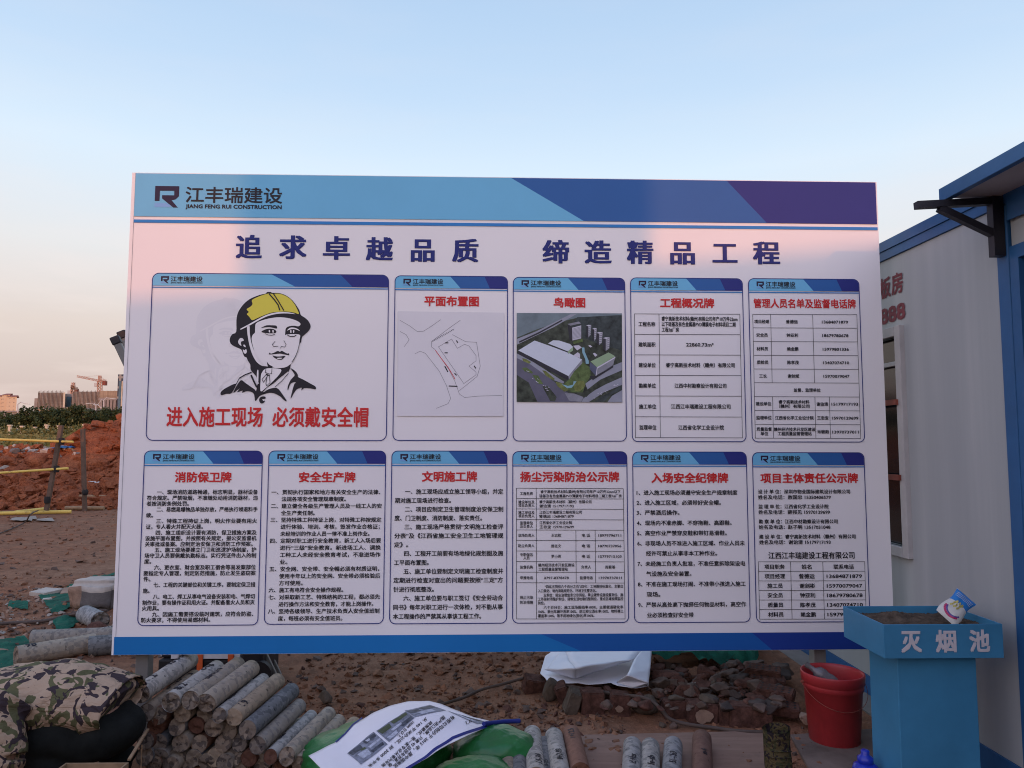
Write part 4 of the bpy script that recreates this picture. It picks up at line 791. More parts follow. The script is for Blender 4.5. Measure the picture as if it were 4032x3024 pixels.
for i, (x, y, m_, lab, mk) in enumerate(FACES):
    px, py = ZQ(x, y); Yf = 3.55 + crnd.uniform(-.025, .025) + (.0 if i < 13 else .03)
    a = at(px, py, Yf); r = .0405*crnd.uniform(.95, 1.05)
    if i in (0, 2, 4): r = .044
    if i in (5, 9): r = .033
    if i == 29: r = .044
    a.z = max(a.z, .035)
    L = .5*crnd.uniform(.95, 1.03) if i < 13 else .46
    dx = .02+.11*max(0, min(1, (x-130)/1400))
    fc = {6:'core_tan', 9:'core_rust', 14:'core_tan', 17:'core_rust', 20:'core_rust', 31:'core_rust', 41:'core_rust', 28:'core_tan', 29:'core_tan'}.get(i, 'face')
    core(a, a+Vector((dx, 1, .02 if i < 13 else 0)).normalized()*L, r, m_, lab, GP, mk, .014 if i in (0,2,3,4,10) else .006, fc)
# cores lying apart on the board and at the middle
GR = 'cores laid side by side near the tan board'
def ZR(x, y): return (2000+x*.4521, 2540+y*.4521)
for (xf, yf, xb, r, m_, L, lab, mk, z) in [
 (5,925,-12,.040,'core_tan',.46,'tan-grey core at the left end of the side-by-side group, under the green sack',None,.04),
 (92,890,92,.040,'core_grey',.46,'slim grey core second in the side-by-side group beside the green sack',None,.04),
 (212,738,242,.045,'core_white',.50,'tall blue-grey speckled core third in the side-by-side group',[('15-34',.06,.03,.3)],.06),
 (312,845,335,.034,'core_grey',.46,'thin dark core squeezed between two thick speckled ones',[('ll-25',.12,.02,0)],.035),
 (400,768,455,.045,'core_white',.50,'speckled core with handwriting, left of the brown one',[('0+2-93',.12,.03,.05)],.055),
 (552,758,628,.045,'core_brown',.44,'brown core with a rusty near end at the right of the group',[('1+12.5',.28,.03,-.2)],.05),
 (1085,855,1072,.044,'core_white',.48,'pale core leftmost of the three on the tan board',[('cl+hs',.17,.032,.1)],.05),
 (1240,866,1235,.044,'core_white',.48,'pale core in the middle of the three on the tan board',[('fe-tb',.17,.032,.1)],.05),
 (1440,852,1418,.044,'core_white',.48,'pale core rightmost of the three on the tan board',[('51-1b3',.17,.032,.1)],.05),
 (1690,795,1690,.046,'core_brown',.52,'smooth red-brown core alone at the right of the tan board',[('m-4',.22,.03,.2)],.052)]:
    pf = ZR(xf, yf); far = G(pf[0], pf[1]+10, z*1.1); pb_ = ZR(xb, 1071); nb = at(pb_[0], pb_[1], far.y-.42); d = Vector((nb.x-far.x, nb.y-far.y, 0)).normalized()
    near = far + d*L; near.z = r+.012; far.z = r+.012
    core(near, far, r, 'core_rust' if False else m_, lab, GR, mk, .006, 'core_rust' if xf == 552 else 'face')
# big cores lying in the field on the left
GL = 'cores lying on the ground left of the board'
core(G(62,2585,.075), G(372,2532,.075), .068, 'core', 'long pale core lying on green netting in the foreground left of the board', GL, [('98',.05,.05,.2)])
core(G(110,2525,.07)+Vector((0,.06,0)), G(520,2510,.07)+Vector((0,.06,0)), .066, 'core', 'long greenish core lying just behind the foreground one', GL)
core(G(352,2545,.07), G(640,2520,.07), .07, 'core_grey', 'darker core with a rough face continuing behind the board edge', GL)
core(G(385,2505,.07), G(640,2470,.07), .06, 'core_white', 'pale core with black handwriting half behind the board edge', GL, [('11bk',.04,.04,.1)])
core(G(395,2445,.075), G(335,2418,.075), .072, 'white_chunk' if False else 'core_white', 'short white broken core stub below the big white block', GL, None, .02)

# ------------------------------------------------------------------ crouching worker
pr = thing('person', (-1.95, 3.3, 0), 'worker crouching in a camouflage jacket and dark trousers beside the core stack', 'person')
O = Vector((-1.95, 3.3, 0))
def loc(px, py, Y): return at(px, py, Y) - O
def ell_tube(mb, pts, n=24, per=8, nz=.0, seed=0, mi=0):
    """smooth tube: pts = (pos, half width across y, half height) with elliptical sections"""
    P = []
    for i in range(len(pts)-1):
        a, b, c, d = (pts[max(0, min(len(pts)-1, i+k))] for k in (-1,0,1,2))
        for t in range(per):
            t /= per; h = lambda q: .5*((2*q(b))+(q(c)-q(a))*t+(2*q(a)-5*q(b)+4*q(c)-q(d))*t*t+(3*q(b)-q(a)-3*q(c)+q(d))*t**3)
            P.append((h(lambda s: s[0]), h(lambda s: s[1]), h(lambda s: s[2])))
    P.append(pts[-1]); vs = []
    for i, (p, wy, wz) in enumerate(P):
        d = (P[min(i+1,len(P)-1)][0]-P[max(i-1,0)][0]).normalized(); s = Vector((0,1,0)); s = (s-d*s.dot(d)).normalized(); u = d.cross(s)
        if u.z < 0: u = -u
        for k in range(n):
            th = 2*pi*k/n; q = s*cos(th)*wy+u*sin(th)*wz
            vs.append(p+q*(1+nz*noise.noise(Vector((p.x*9+q.x*14, q.y*14+seed, p.z*16+q.z*14)))+nz*.7*noise.noise(Vector((p.x*26, q.y*20+seed, q.z*26)))))
    if nz > .05:
        vs = [v_*1 + (P[min(len(P)-1, i_//n)][0]-v_)*(.085*max(0, .38-abs(noise.noise(Vector((v_.x*13+v_.z*9+seed, v_.y*4, v_.z*7-v_.x*4)))*1.6))) for i_, v_ in enumerate(vs)]
    L = len(P); mb.add(vs, [(i*n+k, i*n+(k+1)%n, (i+1)*n+(k+1)%n, (i+1)*n+k) for i in range(L-1) for k in range(n)]+[list(range(n))[::-1], [(L-1)*n+k for k in range(n)]], mi, True)
def remesh(o, v, it=4):
    weld(o, 1e-5); md = o.modifiers.new('rm', 'REMESH'); md.mode = 'VOXEL'; md.voxel_size = v; md.use_smooth_shade = True
    s = o.modifiers.new('sm', 'SMOOTH'); s.iterations = it; s.factor = .5; return o
# body: one continuous skinned surface (head, hands show beyond the clothes)
def skinned(name, nodes, edges, m, parent, sub=2):
    me = bpy.data.meshes.new(name); me.from_pydata([n_[0] for n_ in nodes], edges, []); o = bpy.data.objects.new(name, me); C.objects.link(o); o.parent = parent
    sk = o.modifiers.new('skin', 'SKIN'); sk.use_smooth_shade = True; lay_ = me.skin_vertices[0].data if me.skin_vertices else None
    if lay_ is None:
        bm = bmesh.new(); bm.from_mesh(me); bm.verts.layers.skin.verify(); bm.to_mesh(me); bm.free(); lay_ = me.skin_vertices[0].data
    for i, n_ in enumerate(nodes): lay_[i].radius = (n_[1], n_[2] if len(n_) > 2 else n_[1]); lay_[i].use_root = i == 0
    ss = o.modifiers.new('sub', 'SUBSURF'); ss.levels = sub; ss.render_levels = sub; me.materials.append(m); return o
hip = loc(440, 2850, 3.33); waist = loc(360, 2735, 3.32); chest = loc(130, 2712, 3.31); sho = loc(-20, 2740, 3.31); neck = loc(-110, 2775, 3.31); head = loc(-195, 2815, 3.30)
sL, eL, wL = loc(22, 2790, 3.10), loc(22, 3000, 3.03), loc(-120, 3075, 3.06); sR, eR, wR = sho+Vector((.02,.17,-.02)), loc(-40, 2985, 3.52), loc(-170, 3050, 3.42)
kL, aL, tL = loc(118, 2950, 3.20), loc(300, 3010, 3.22), loc(200, 3000, 3.2)
kL = loc(118, 2950, 3.20); aL.z = .075; tL.z = .05
kR, aR, tR = kL+Vector((.03,.27,.0)), aL+Vector((.03,.27,0)), tL+Vector((.03,.27,0)); hL, hR = hip+Vector((-.01,-.085,-.02)), hip+Vector((-.01,.085,-.02))
hd = Vector((-.06,0,-.05))
nodes = [(hip,.10,.09),(waist,.1,.085),(chest,.12,.1),(sho,.12,.09),(neck,.055),(head+Vector((.02,0,.03)),.075,.08),(head+hd,.078,.085),(head+hd*2.0,.055,.06),
 (sL,.055),(eL,.042),(wL,.028),(sR,.055),(eR,.042),(wR,.028),(hL,.085),(kL,.055),(aL,.026),(tL,.022),(hR,.085),(kR,.055),(aR,.026),(tR,.022)]
edges = [(0,1),(1,2),(2,3),(3,4),(4,5),(5,6),(6,7),(3,8),(8,9),(9,10),(3,11),(11,12),(12,13),(0,14),(14,15),(15,16),(16,17),(0,18),(18,19),(19,20),(20,21)]
for w0, e0, sgn in ((wL, eL, -1), (wR, eR, 1)):
    d = (w0-e0).normalized(); base = len(nodes); wi = 10 if sgn < 0 else 13; pal = w0+d*.05
    nodes.append((pal,.03,.016)); edges.append((wi, base))
    sd2 = d.cross(Vector((0,0,1))).normalized(); dn = d.cross(sd2)
    for f_, (off, ln) in enumerate(((-.027,.062),(-.009,.07),(.009,.066),(.027,.052))):
        p1 = pal+sd2*off+d*.035; p2 = p1+d*ln*.55+dn*.008; p3 = p2+d*ln*.4+dn*.022; b0 = len(nodes)
        nodes += [(p1,.009),(p2,.0085),(p3,.007)]; edges += [(base,b0),(b0,b0+1),(b0+1,b0+2)]
    b0 = len(nodes); th = w0+d*.03+sd2*.03*sgn; nodes += [(th,.011),(th+d*.03+sd2*.022*sgn,.009),(th+d*.055+sd2*.02*sgn+dn*.015,.008)]; edges += [(wi,b0),(b0,b0+1),(b0+1,b0+2)]
skinned('body', nodes, edges, M['skin'], pr)
hm = MB(); hc = head+hd*.5+Vector((.02,0,.02))
def hairf(u, v):
    th, ph = 2*pi*u, pi*(.02+.55*v); q = Vector((sin(ph)*cos(th)*.105, sin(ph)*sin(th)*.09, cos(ph)*.1)); R_ = Matrix.Rotation(RAD(35), 3, 'Y'); return hc+(R_ @ q)*(1+.04*noise.noise(q*60))
hm.grid(hairf, 28, 14); hm.build('hair', M['hair'], pr)
fm = MB(); fc_ = head+hd*2.1
for sg in (-1, 1): fm.lathe([(.001,-.008),(.009,-.005),(.011,0),(.009,.005),(.001,.008)], fc_+Vector((-.035,sg*.032,.03)), 10)
fm.build('eyes', M['dark'], pr)
# trousers
tm = MB()
ell_tube(tm, [(hip+Vector((.035,0,.055)),.10,.075),(hip+Vector((.015,0,-.005)),.17,.118),(hip+Vector((-.06,0,-.03)),.165,.10)], nz=.03)
for h_, k_, a_, t_, sd_y in ((hL,kL,aL,tL,-1),(hR,kR,aR,tR,1)):
    mid = (h_+k_)/2
    ell_tube(tm, [(h_+Vector((.05,0,-.0)),.08,.09),(h_+Vector((-.07,0,-.015)),.09,.094),(mid+Vector((-.02,0,.034)),.085,.094),(k_+Vector((.03,0,.025)),.072,.078),(k_+Vector((-.035,0,-.005)),.05,.055)], nz=.07, seed=sd_y*3)
    ell_tube(tm, [(k_+Vector((-.01,0,-.01)),.06,.058),((k_+a_)/2+Vector((0,0,.01)),.066,.055),(a_+Vector((.06,0,0)),.066,.056)], nz=.06, seed=sd_y*5)
remesh(tm.build('trousers', M['trousers'], pr), .011, 4)
for a_, t_ in ((aL,tL),(aR,tR)):
    sm_ = MB(); ell_tube(sm_, [(a_+Vector((.05,0,-.02)),.04,.04),(a_+Vector((-.01,0,-.01)),.045,.05),(t_+Vector((.03,0,-.005)),.045,.04),(t_+Vector((-.05,0,-.015)),.03,.025)]); sm_.build('shoe', M['dark'], pr)
# jacket: torso + sleeves
jm = MB()
ell_tube(jm, [(loc(452,2790,3.33),.178,.098),(loc(425,2772,3.33),.19,.116),(loc(370,2755,3.33),.195,.128),(loc(262,2737,3.32),.20,.138),(loc(120,2746,3.31),.205,.138),(loc(0,2742,3.31),.2,.118),(loc(-70,2760,3.31),.12,.085),(loc(-115,2778,3.31),.07,.065)], n=40, per=10, nz=.075)
slv = MB()
for s_, e_, w_, sd_y in ((sL,eL,wL,0),(sR,eR,wR,4)):
    ell_tube(slv if sd_y == 0 else jm, [(s_+Vector((.02,.04 if sd_y == 0 else -.04,.02)),.09,.09),(s_+Vector((0,0,-.03)),.078,.08),((s_+e_)/2,.07,.074),(e_,.066,.07),((e_+w_)/2,.055,.058),(w_-(w_-e_)*.08,.045,.047)], nz=.13, seed=sd_y)
jk = remesh(jm.build('jacket', M['camo'], pr), .0095, 3); sl_ = remesh(slv.build('sleeve', M['camo_sleeve'], pr), .0085, 2)
hb_ = MB()
def hemf(u, v):
    th = 2*pi*u; c = loc(398+88*v, 2760+6*v, 3.33); wz = .132-.034*v; wy = .2-.012*v; w_ = 1+.035*v*noise.noise(Vector((cos(th)*3, sin(th)*3, 4)))+.02*v*noise.noise(Vector((cos(th)*9, sin(th)*9, v*3)))
    return c+Vector((.024*sin(th)*v+.012*v*noise.noise(Vector((th*2.5,1,0))), cos(th)*wy*w_, sin(th)*wz*w_))
hb_.grid(hemf, 64, 12); hm_ = hb_.build('jacket_hem', M['camo'], pr); s9 = hm_.modifiers.new('th', 'SOLIDIFY'); s9.thickness = .006
pm = MB(); pm.grid(lambda u, v: loc(300+u*72, 2792+v*34, 3.118-.012*sin(pi*u)*0) + Vector((0, .008*sin(pi*v)-.0, 0)), 8, 5)
# wooden tray, lath and stick in front of the worker
ta, tb_ = at(262, 3010, 3.06), at(508, 2994, 3.06); tz = (ta.z+tb_.z)/2
tr = thing('wooden_tray', ((ta.x+tb_.x)/2, 3.0, 0), 'shallow thin-walled wooden tray on the ground before the crouching worker', 'tray', rz=RAD(1))
hw = (tb_.x-ta.x)/2
a = MB(); a.box((-hw,.05,.0),(hw,.058,tz)); a.box((-hw,-.2,0),(hw,-.192,tz)); a.build('long_side', M['wood'], tr)
a = MB(); a.box((-hw,-.191,0),(-hw+.008,.049,tz)); a.box((hw-.008,-.191,0),(hw,.049,tz)); a.build('short_side', M['wood'], tr)
a = MB(); a.box((-hw+.009,-.19,.002),(hw-.009,.048,.012)); a.build('bottom', M['old_wood'], tr)
a = MB(); l0, l1 = at(508, 2992, 3.10), at(582, 2872, 3.40); a.bar(l0, l1, .012, .007); tag(a.build('wooden_lath', M['wood']), 'thin pale wooden lath leaning by the worker\'s hip', 'lath')
a = MB(); a.bar(at(559, 2932, 3.36), (at(559,2932,3.36).x, 3.36, 0), .004); tag(a.build('thin_stick', M['wood']), 'thin upright stick before the left end of the core stack', 'stick')

# ------------------------------------------------------------------ green sacks and the printed sheet over them
def sack(c, rx, ry, rz, seed, label, rot=0):
    mb = MB(); R_ = Matrix.Rotation(rot, 3, 'Z')
    def f(u, v):
        th, ph = 2*pi*u, pi*v; q = Vector((sin(ph)*cos(th), sin(ph)*sin(th), -cos(ph)))
        q = Vector((math.copysign(abs(q.x)**.85, q.x), math.copysign(abs(q.y)**.85, q.y), q.z))
        k = 1+.10*noise.noise(q*1.6+Vector((seed,0,0)))+.09*abs(noise.noise(q*3.3+Vector((0,seed,0))))-.05*abs(noise.noise(q*7+Vector((seed,seed,0))))
        p = R_ @ Vector((q.x*rx*k, q.y*ry*k, q.z*rz*k)); p = Vector(c)+p; p.z = max(p.z, .004+.001*q.x); return p
    mb.grid(f, 56, 32); o = mb.build('green_sack', M['green_sack']); return tag(o, label, 'sack', 'green plastic sacks under the printed sheet')
sack((-.64, 3.66, .04), .34, .27, .135, 1.0, 'large green plastic sack mostly hidden under the white printed sheet', .5)
sack((-.08, 3.66, .06), .19, .15, .10, 4.0, 'green sack poking out at the right tip of the printed sheet', .1)
sack((-.17, 3.36, .045), .2, .16, .09, 8.0, 'crumpled green sack nearest the camera under the sheet\'s blue edge', .3)
def bz_(px, py): return .175 + .075*math.exp(-((px-1640)/230)**2-((py-2800)/110)**2) + .02*math.exp(-((px-1480)/90)**2-((py-2900)/60)**2) - .05*sst(1820, 2010, px) - .015*sst(1330, 1200, px)
def SB(px, py, off=0):
    p = G(px, py, bz_(px, py)); 
    p.z += .004*noise.noise(Vector((px*.012, py*.02, 2)))
    return p + Vector((0, -.45, .9))*off
def lerp_path(P, t):
    L = [0]
    for a, b in zip(P, P[1:]): L.append(L[-1]+math.dist(a, b))
    s = t*L[-1]
    for i in range(len(P)-1):
        if s <= L[i+1] or i == len(P)-2: k = (s-L[i])/max(1e-6, L[i+1]-L[i]); return (P[i][0]+(P[i+1][0]-P[i][0])*k, P[i][1]+(P[i+1][1]-P[i][1])*k)
eAB = [(1214,2976),(1322,2922),(1390,2852),(1467,2807),(1539,2777),(1607,2762),(1690,2760)]; eDC = [(1500,3110),(1600,3032),(1680,2985),(1768,2928),(1824,2903),(1919,2862),(1985,2852)]
eAD = [(1214,2976),(1263,3024),(1330,3070),(1500,3110)]; eBC = [(1690,2760),(1740,2772),(1790,2793),(1870,2825),(1985,2852)]
def coons(s, t):
    a, b, c, d = lerp_path(eAB, s), lerp_path(eDC, s), lerp_path(eAD, t), lerp_path(eBC, t)
    return tuple((1-t)*a[i]+t*b[i]+(1-s)*c[i]+s*d[i]-((1-s)*(1-t)*eAB[0][i]+s*(1-t)*eAB[-1][i]+(1-s)*t*eDC[0][i]+s*t*eDC[-1][i]) for i in (0,1))
a = MB(); a.grid(lambda s, t: SB(*coons(s, 1-t)), 48, 36)
ban = a.build('printed_sheet', M['banner']); so_ = ban.modifiers.new('thick', 'SOLIDIFY'); so_.thickness = .0012; so_.offset = -1
tag(ban, 'white printed sheet with three photos, black text and a blue edge, draped over green sacks', 'printed sheet')
def Z5b(x, y): return (1200+x*.4521, 2540+y*.4521)
def spoly(mb, pts, off, mi, sub=6):
    """four-cornered patch on the sheet"""
    q = [Z5b(*p) for p in pts]
    mb.grid(lambda u, v: SB(*[(q[0][i]*(1-u)+q[1][i]*u)*(1-v)+(q[3][i]*(1-u)+q[2][i]*u)*v for i in (0,1)], off), sub, sub, mi)
def sstrip(mb, pts, w_, off, mi):
    for p, r in zip(pts, pts[1:]):
        d = Vector((r[0]-p[0], r[1]-p[1])).normalized(); n_ = Vector((-d.y, d.x))*w_/2; e = d*w_*.1
        spoly(mb, [tuple(Vector(p)-n_-e), tuple(Vector(r)-n_+e), tuple(Vector(r)+n_+e), tuple(Vector(p)+n_-e)], off, mi, 3)
M['ph_a'] = plain('photo_dark', (.06,.07,.09), .45, .8, 45); M['ph_b'] = plain('photo_grey', (.2,.22,.27), .45, .5, 60); M['ph_c'] = plain('photo_light', (.42,.45,.52), .45, .35, 70); M['ph_g'] = plain('photo_green', (.06,.08,.035), .45, .5, 80)
def photo(c4, parts):
    mb = MB(); spoly(mb, c4, .002, 0, 10)
    A, B_, C_, D_ = (Vector(p) for p in c4)
    I = lambda u, v: tuple((A*(1-u)+B_*u)*(1-v)+(D_*(1-u)+C_*u)*v)
    for u0, v0, u1, v1, mi in parts: spoly(mb, [I(u0,v0), I(u1,v0+.04), I(u1-.03,v1), I(u0+.03,v1-.03)], .0026+.0002*mi, mi, 5)
    return mb.build('photo', [M['ph_b'], M['ph_a'], M['ph_c'], M['ph_g']], ban)
photo([(370,945),(600,757),(722,870),(490,1040)], [(.02,.03,.45,.35,1),(.55,.05,.98,.3,1),(.15,.45,.5,.85,2),(.55,.45,.98,.6,2),(.5,.7,.95,.9,1),(.3,.3,.5,.45,3),(.62,.10,.76,.26,2)])
photo([(622,747),(880,578),(958,630),(735,850)], [(.02,.05,.4,.4,3),(.45,.05,.98,.35,3),(.3,.5,.65,.7,2),(.55,.6,.98,.95,1),(.05,.7,.4,.95,2),(.66,.06,.86,.28,2)])
photo([(870,570),(1090,525),(1230,570),(960,625)], [(.02,.1,.45,.5,1),(.5,.08,.98,.45,1),(.25,.5,.75,.9,2)])
photo([(1240,572),(1330,600),(1610,682),(1500,690)], [(.05,.1,.5,.8,2),(.55,.15,.95,.8,1)])
mb = MB()
for s, p, q, h in (('有限公司创办于 2015 年，是中国南区',(1300,622),(775,1068),36),('国产进口品牌，只做 4S 店现车资源，保',(1215,628),(728,1060),34),('政策最优，是一家专业从事汽车批',(1105,672),(672,1062),32),('从 140 平米办公区，到 3000 多平米',(1062,640),(556,1056),32),('10000 台以上',(945,668),(815,802),30),('们',(1455,655),(1405,680),30)):
    d = (Vector(q)-Vector(p)); L = d.length; d.normalize(); up_ = Vector((-d.y, d.x))
    if up_.y < 0: up_ = -up_
    # letters stand upside down as seen here: their tops point to the lower right
    put_text(mb, s, lambda u, v, e=0: SB(*Z5b(p[0]+d.x*u+up_.x*v, p[1]+d.y*u+up_.y*v), .002+e), 0, L, 0, h, .012)
mb.build('lettering', M['black'], ban)
mb = MB(); sstrip(mb, [(880,1085),(960,1036),(1050,978),(1130,915),(1200,868),(1290,808),(1370,778),(1450,752),(1590,706)], 24, .002, 0); sstrip(mb, [(1620,702),(1740,690)], 36, .002, 0)
sstrip(mb, [(270,846),(350,775),(420,694),(500,632)], 12, .002, 0); mb.build('blue_border', M['slogan'], ban)
mb = MB(); mb.tube([SB(1905,2858,.012), SB(1985,2850,.014), SB(2046,2846,.014)], .011, 12); mb.build('rolled_corner', M['slogan'], ban)

# ------------------------------------------------------------------ folded white sheet behind the board
FS = thing('folded_sheet', (.55, 4.9, 0), 'folded white vinyl sheet lying on the soil, just below the board\'s lower edge', 'vinyl sheet')
fo = Vector((.55, 4.9, 0))
def facet(name, pts):
    mb = MB(); P2 = [(p[0], -p[1]) for p in pts]; Q = [G(2000+p[0]*.4521, 2540+p[1]*.4521, p[2]+.085)-fo for p in pts]
    idx = {k: q for k, q in zip(P2, Q)}; mb.poly(P2, lambda u, v: idx[(u, v)]); o = mb.build(name, M['whitesheet'], FS); bm = bmesh.new(); bm.from_mesh(o.data); bmesh.ops.subdivide_edges(bm, edges=bm.edges[:], cuts=7, use_grid_fill=True)
    for v_ in bm.verts: v_.co += Vector((.3,.3,1))*(.007*noise.noise(v_.co*9)+.004*noise.noise(v_.co*22))
    for f_ in bm.faces: f_.smooth = True
    bm.to_mesh(o.data); bm.free(); s = o.modifiers.new('th', 'SOLIDIFY'); s.thickness = .003; return o
facet('base_fold', [(282,240,.03),(325,95,.05),(370,62,.05),(420,20,.05),(1245,10,.05),(1252,60,.05),(1240,200,.04),(1222,352,.035),(1080,374,.03),(950,352,.03),(900,326,.03),(700,338,.03),(440,330,.03),(345,310,.03)])
facet('front_flap', [(318,212,.055),(340,208,.07),(450,60,.10),(500,40,.10),(522,112,.11),(594,200,.13),(586,292,.045)])
facet('middle_flap', [(594,200,.13),(522,112,.11),(500,40,.10),(1000,0,.12),(1190,20,.13),(1100,125,.13),(900,195,.10),(590,292,.045)])
facet('right_flap', [(1100,125,.13),(1190,20,.13),(1252,55,.12),(1240,200,.10),(1225,330,.07),(1035,268,.12)])
facet('inner_fold', [(1035,268,.118),(1224,330,.068),(1215,352,.04),(1080,372,.035),(945,326,.04)])

# ------------------------------------------------------------------ netting, board, hoses
def net(name, c4, label, amp=.03, seed=0, lift=.02, grp=None, fold=.0):
    mb = MB(); q = [G(*p) for p in c4]
    def f(u, v):
        w = .06*noise.noise(Vector((u*5+seed, v*5, 1))); uu = u+w*(u*(1-u)*2+.3)*.5; vv = v+.12*noise.noise(Vector((u*7, v*2+seed, 4)))
        p = (q[0]*(1-uu)+q[1]*uu)*(1-vv)+(q[3]*(1-uu)+q[2]*uu)*vv
        p.z = height(p.x, p.y)+lift*(.5+.5*math.sin(pi*v))+amp*noise.noise(Vector((p.x*4, p.y*4+seed, 0)))+amp*.7*abs(noise.noise(Vector((p.x*11, p.y*7+seed, 3)))); return p
    mb.grid(f, 60, 34); return tag(mb.build('debris_net', M['net']), label, 'netting', grp or 'green debris nets on the ground')
net('n', [(2530,2700),(2990,2672),(2960,2520),(2530,2530)], 'crumpled dark green net under the right half of the board', .08, 3, .16)
net('n', [(225,2508),(345,2440),(350,2395),(205,2450)], 'bright green net patch left of the short core stub', .025, 1, .04)
net('n', [(205,2420),(330,2385),(460,2262),(150,2350)], 'torn green net around the big white block', .02, 5, .025)
net('n', [(-60,2680),(190,2570),(70,2500),(-60,2530)], 'green net under the long foreground core at the left edge', .02, 7, .02)
net('n', [(30,2395),(110,2405),(110,2378),(40,2368)], 'small dull green net scrap at the left', .015, 9, .02)
pw = thing('tan_board', (0,0,0), 'worn tan board lying flat on the ground with cores on it', 'board')
q = [G(2250,2910), G(3000,2893), Vector((1.20,3.2,0)), Vector((.2,3.2,0))]
a = MB(); a.add([(p.x,p.y,.004) for p in q]+[(p.x,p.y,.02) for p in q], [(3,2,1,0)[::-1],(4,7,6,5)[::-1],(0,1,5,4)[::-1],(1,2,6,5)[::-1],(2,3,7,6)[::-1],(3,0,4,7)[::-1]]); o = weld(a.build('sheet', M['plywood'], pw))
q = [G(3112,2905), G(3460,2880), Vector((1.9,3.0,0)), Vector((1.28,3.0,0))]
M['pad'] = plain('concrete_pad', (.16,.12,.098), .8, .4, 3.5, .004, .15)
a = MB(); a.add([(p.x,p.y,-.02) for p in q]+[(p.x,p.y,.016) for p in q], [(3,2,1,0),(4,5,6,7),(0,1,5,4),(1,2,6,5),(2,3,7,6),(3,0,4,7)]); tag(weld(a.build('concrete_pad', M['pad'])), 'pale concrete pad under the bucket', 'pad', kind='structure')
def hose(pts, r, label, name='hose', m='hose', cat='hose'):
    P = [G(*p) for p in pts]; Q = []
    for i in range(len(P)-1):
        a, b, c, d = (P[max(0, min(len(P)-1, i+k))] for k in (-1,0,1,2))
        for t in range(8): t /= 8; Q.append(.5*((2*b)+(c-a)*t+(2*a-5*b+4*c-d)*t*t+(3*b-a-3*c+d)*t**3))
    Q.append(P[-1]); mb = MB(); mb.tube([Vector((p.x, p.y, max(p.z, height(p.x, p.y)+r*.8)+.004*noise.noise(p*6))) for p in Q], r, 8); return tag(mb.build(name, M[m]), label, cat)
hose([(1728,2775,.03),(1800,2755,.03),(1900,2715,.04),(2000,2688,.06),(2060,2672,.08)], .009, 'dark brown hose running from behind the printed sheet to the bricks')
hose([(2210,2695,.1),(2300,2712,.1),(2420,2732,.11),(2540,2750,.12),(2600,2790,.09),(2635,2830,.05),(2700,2852,.03),(2820,2868,.02),(2960,2884,.02),(3060,2880,.02)], .010, 'brown hose trailing over the brick row towards the bucket')
hose([(-30,2460,.02),(60,2452,.02),(170,2445,.02),(260,2425,.03),(330,2405,.05),(420,2405,.04)], .015, 'long brown hose crossing the soil left of the board')
hose([(-20,2108,.02),(50,2080,.02),(100,2055,.05),(120,2025,.3),(150,2010,.1)], .012, 'thin dusty rope lying near the yellow rails', 'rope', 'hose', 'rope')
# ------------------------------------------------------------------ stones and bricks
srnd = random.Random(5)
def hull(n, sx, sy, sz, rn, box=False):
    bm = bmesh.new()
    for i in range(n):
        q = Vector((rn.gauss(0,1), rn.gauss(0,1), rn.gauss(0,1))).normalized()
        if box: q = Vector((math.copysign(abs(q.x)**.35, q.x), math.copysign(abs(q.y)**.35, q.y), math.copysign(abs(q.z)**.35, q.z)))
        q *= rn.uniform(.82, 1.0); bm.verts.new((q.x*sx/2, q.y*sy/2, q.z*sz/2))
    bmesh.ops.convex_hull(bm, input=bm.verts); bmesh.ops.delete(bm, geom=[v for v in bm.verts if not v.link_faces], context='VERTS')
    bmesh.ops.recalc_face_normals(bm, faces=bm.faces); return bm
def stone(c, sz, m, label, rn=srnd, group=None, name='stone', cat='stone', rz=None, n=16):
    bm = hull(n, *sz, rn); bmesh.ops.bevel(bm, geom=bm.edges[:]+bm.verts[:], offset=min(sz)*.05, segments=1, affect='EDGES')
    me = bpy.data.meshes.new(name); bm.to_mesh(me); bm.free(); me.materials.append(M[m]); o = bpy.data.objects.new(name, me); C.objects.link(o)
    o.location = c; o.rotation_euler = (rn.uniform(-.2,.2), rn.uniform(-.2,.2), rn.uniform(0,6) if rz is None else rz); return tag(o, label, cat, group)
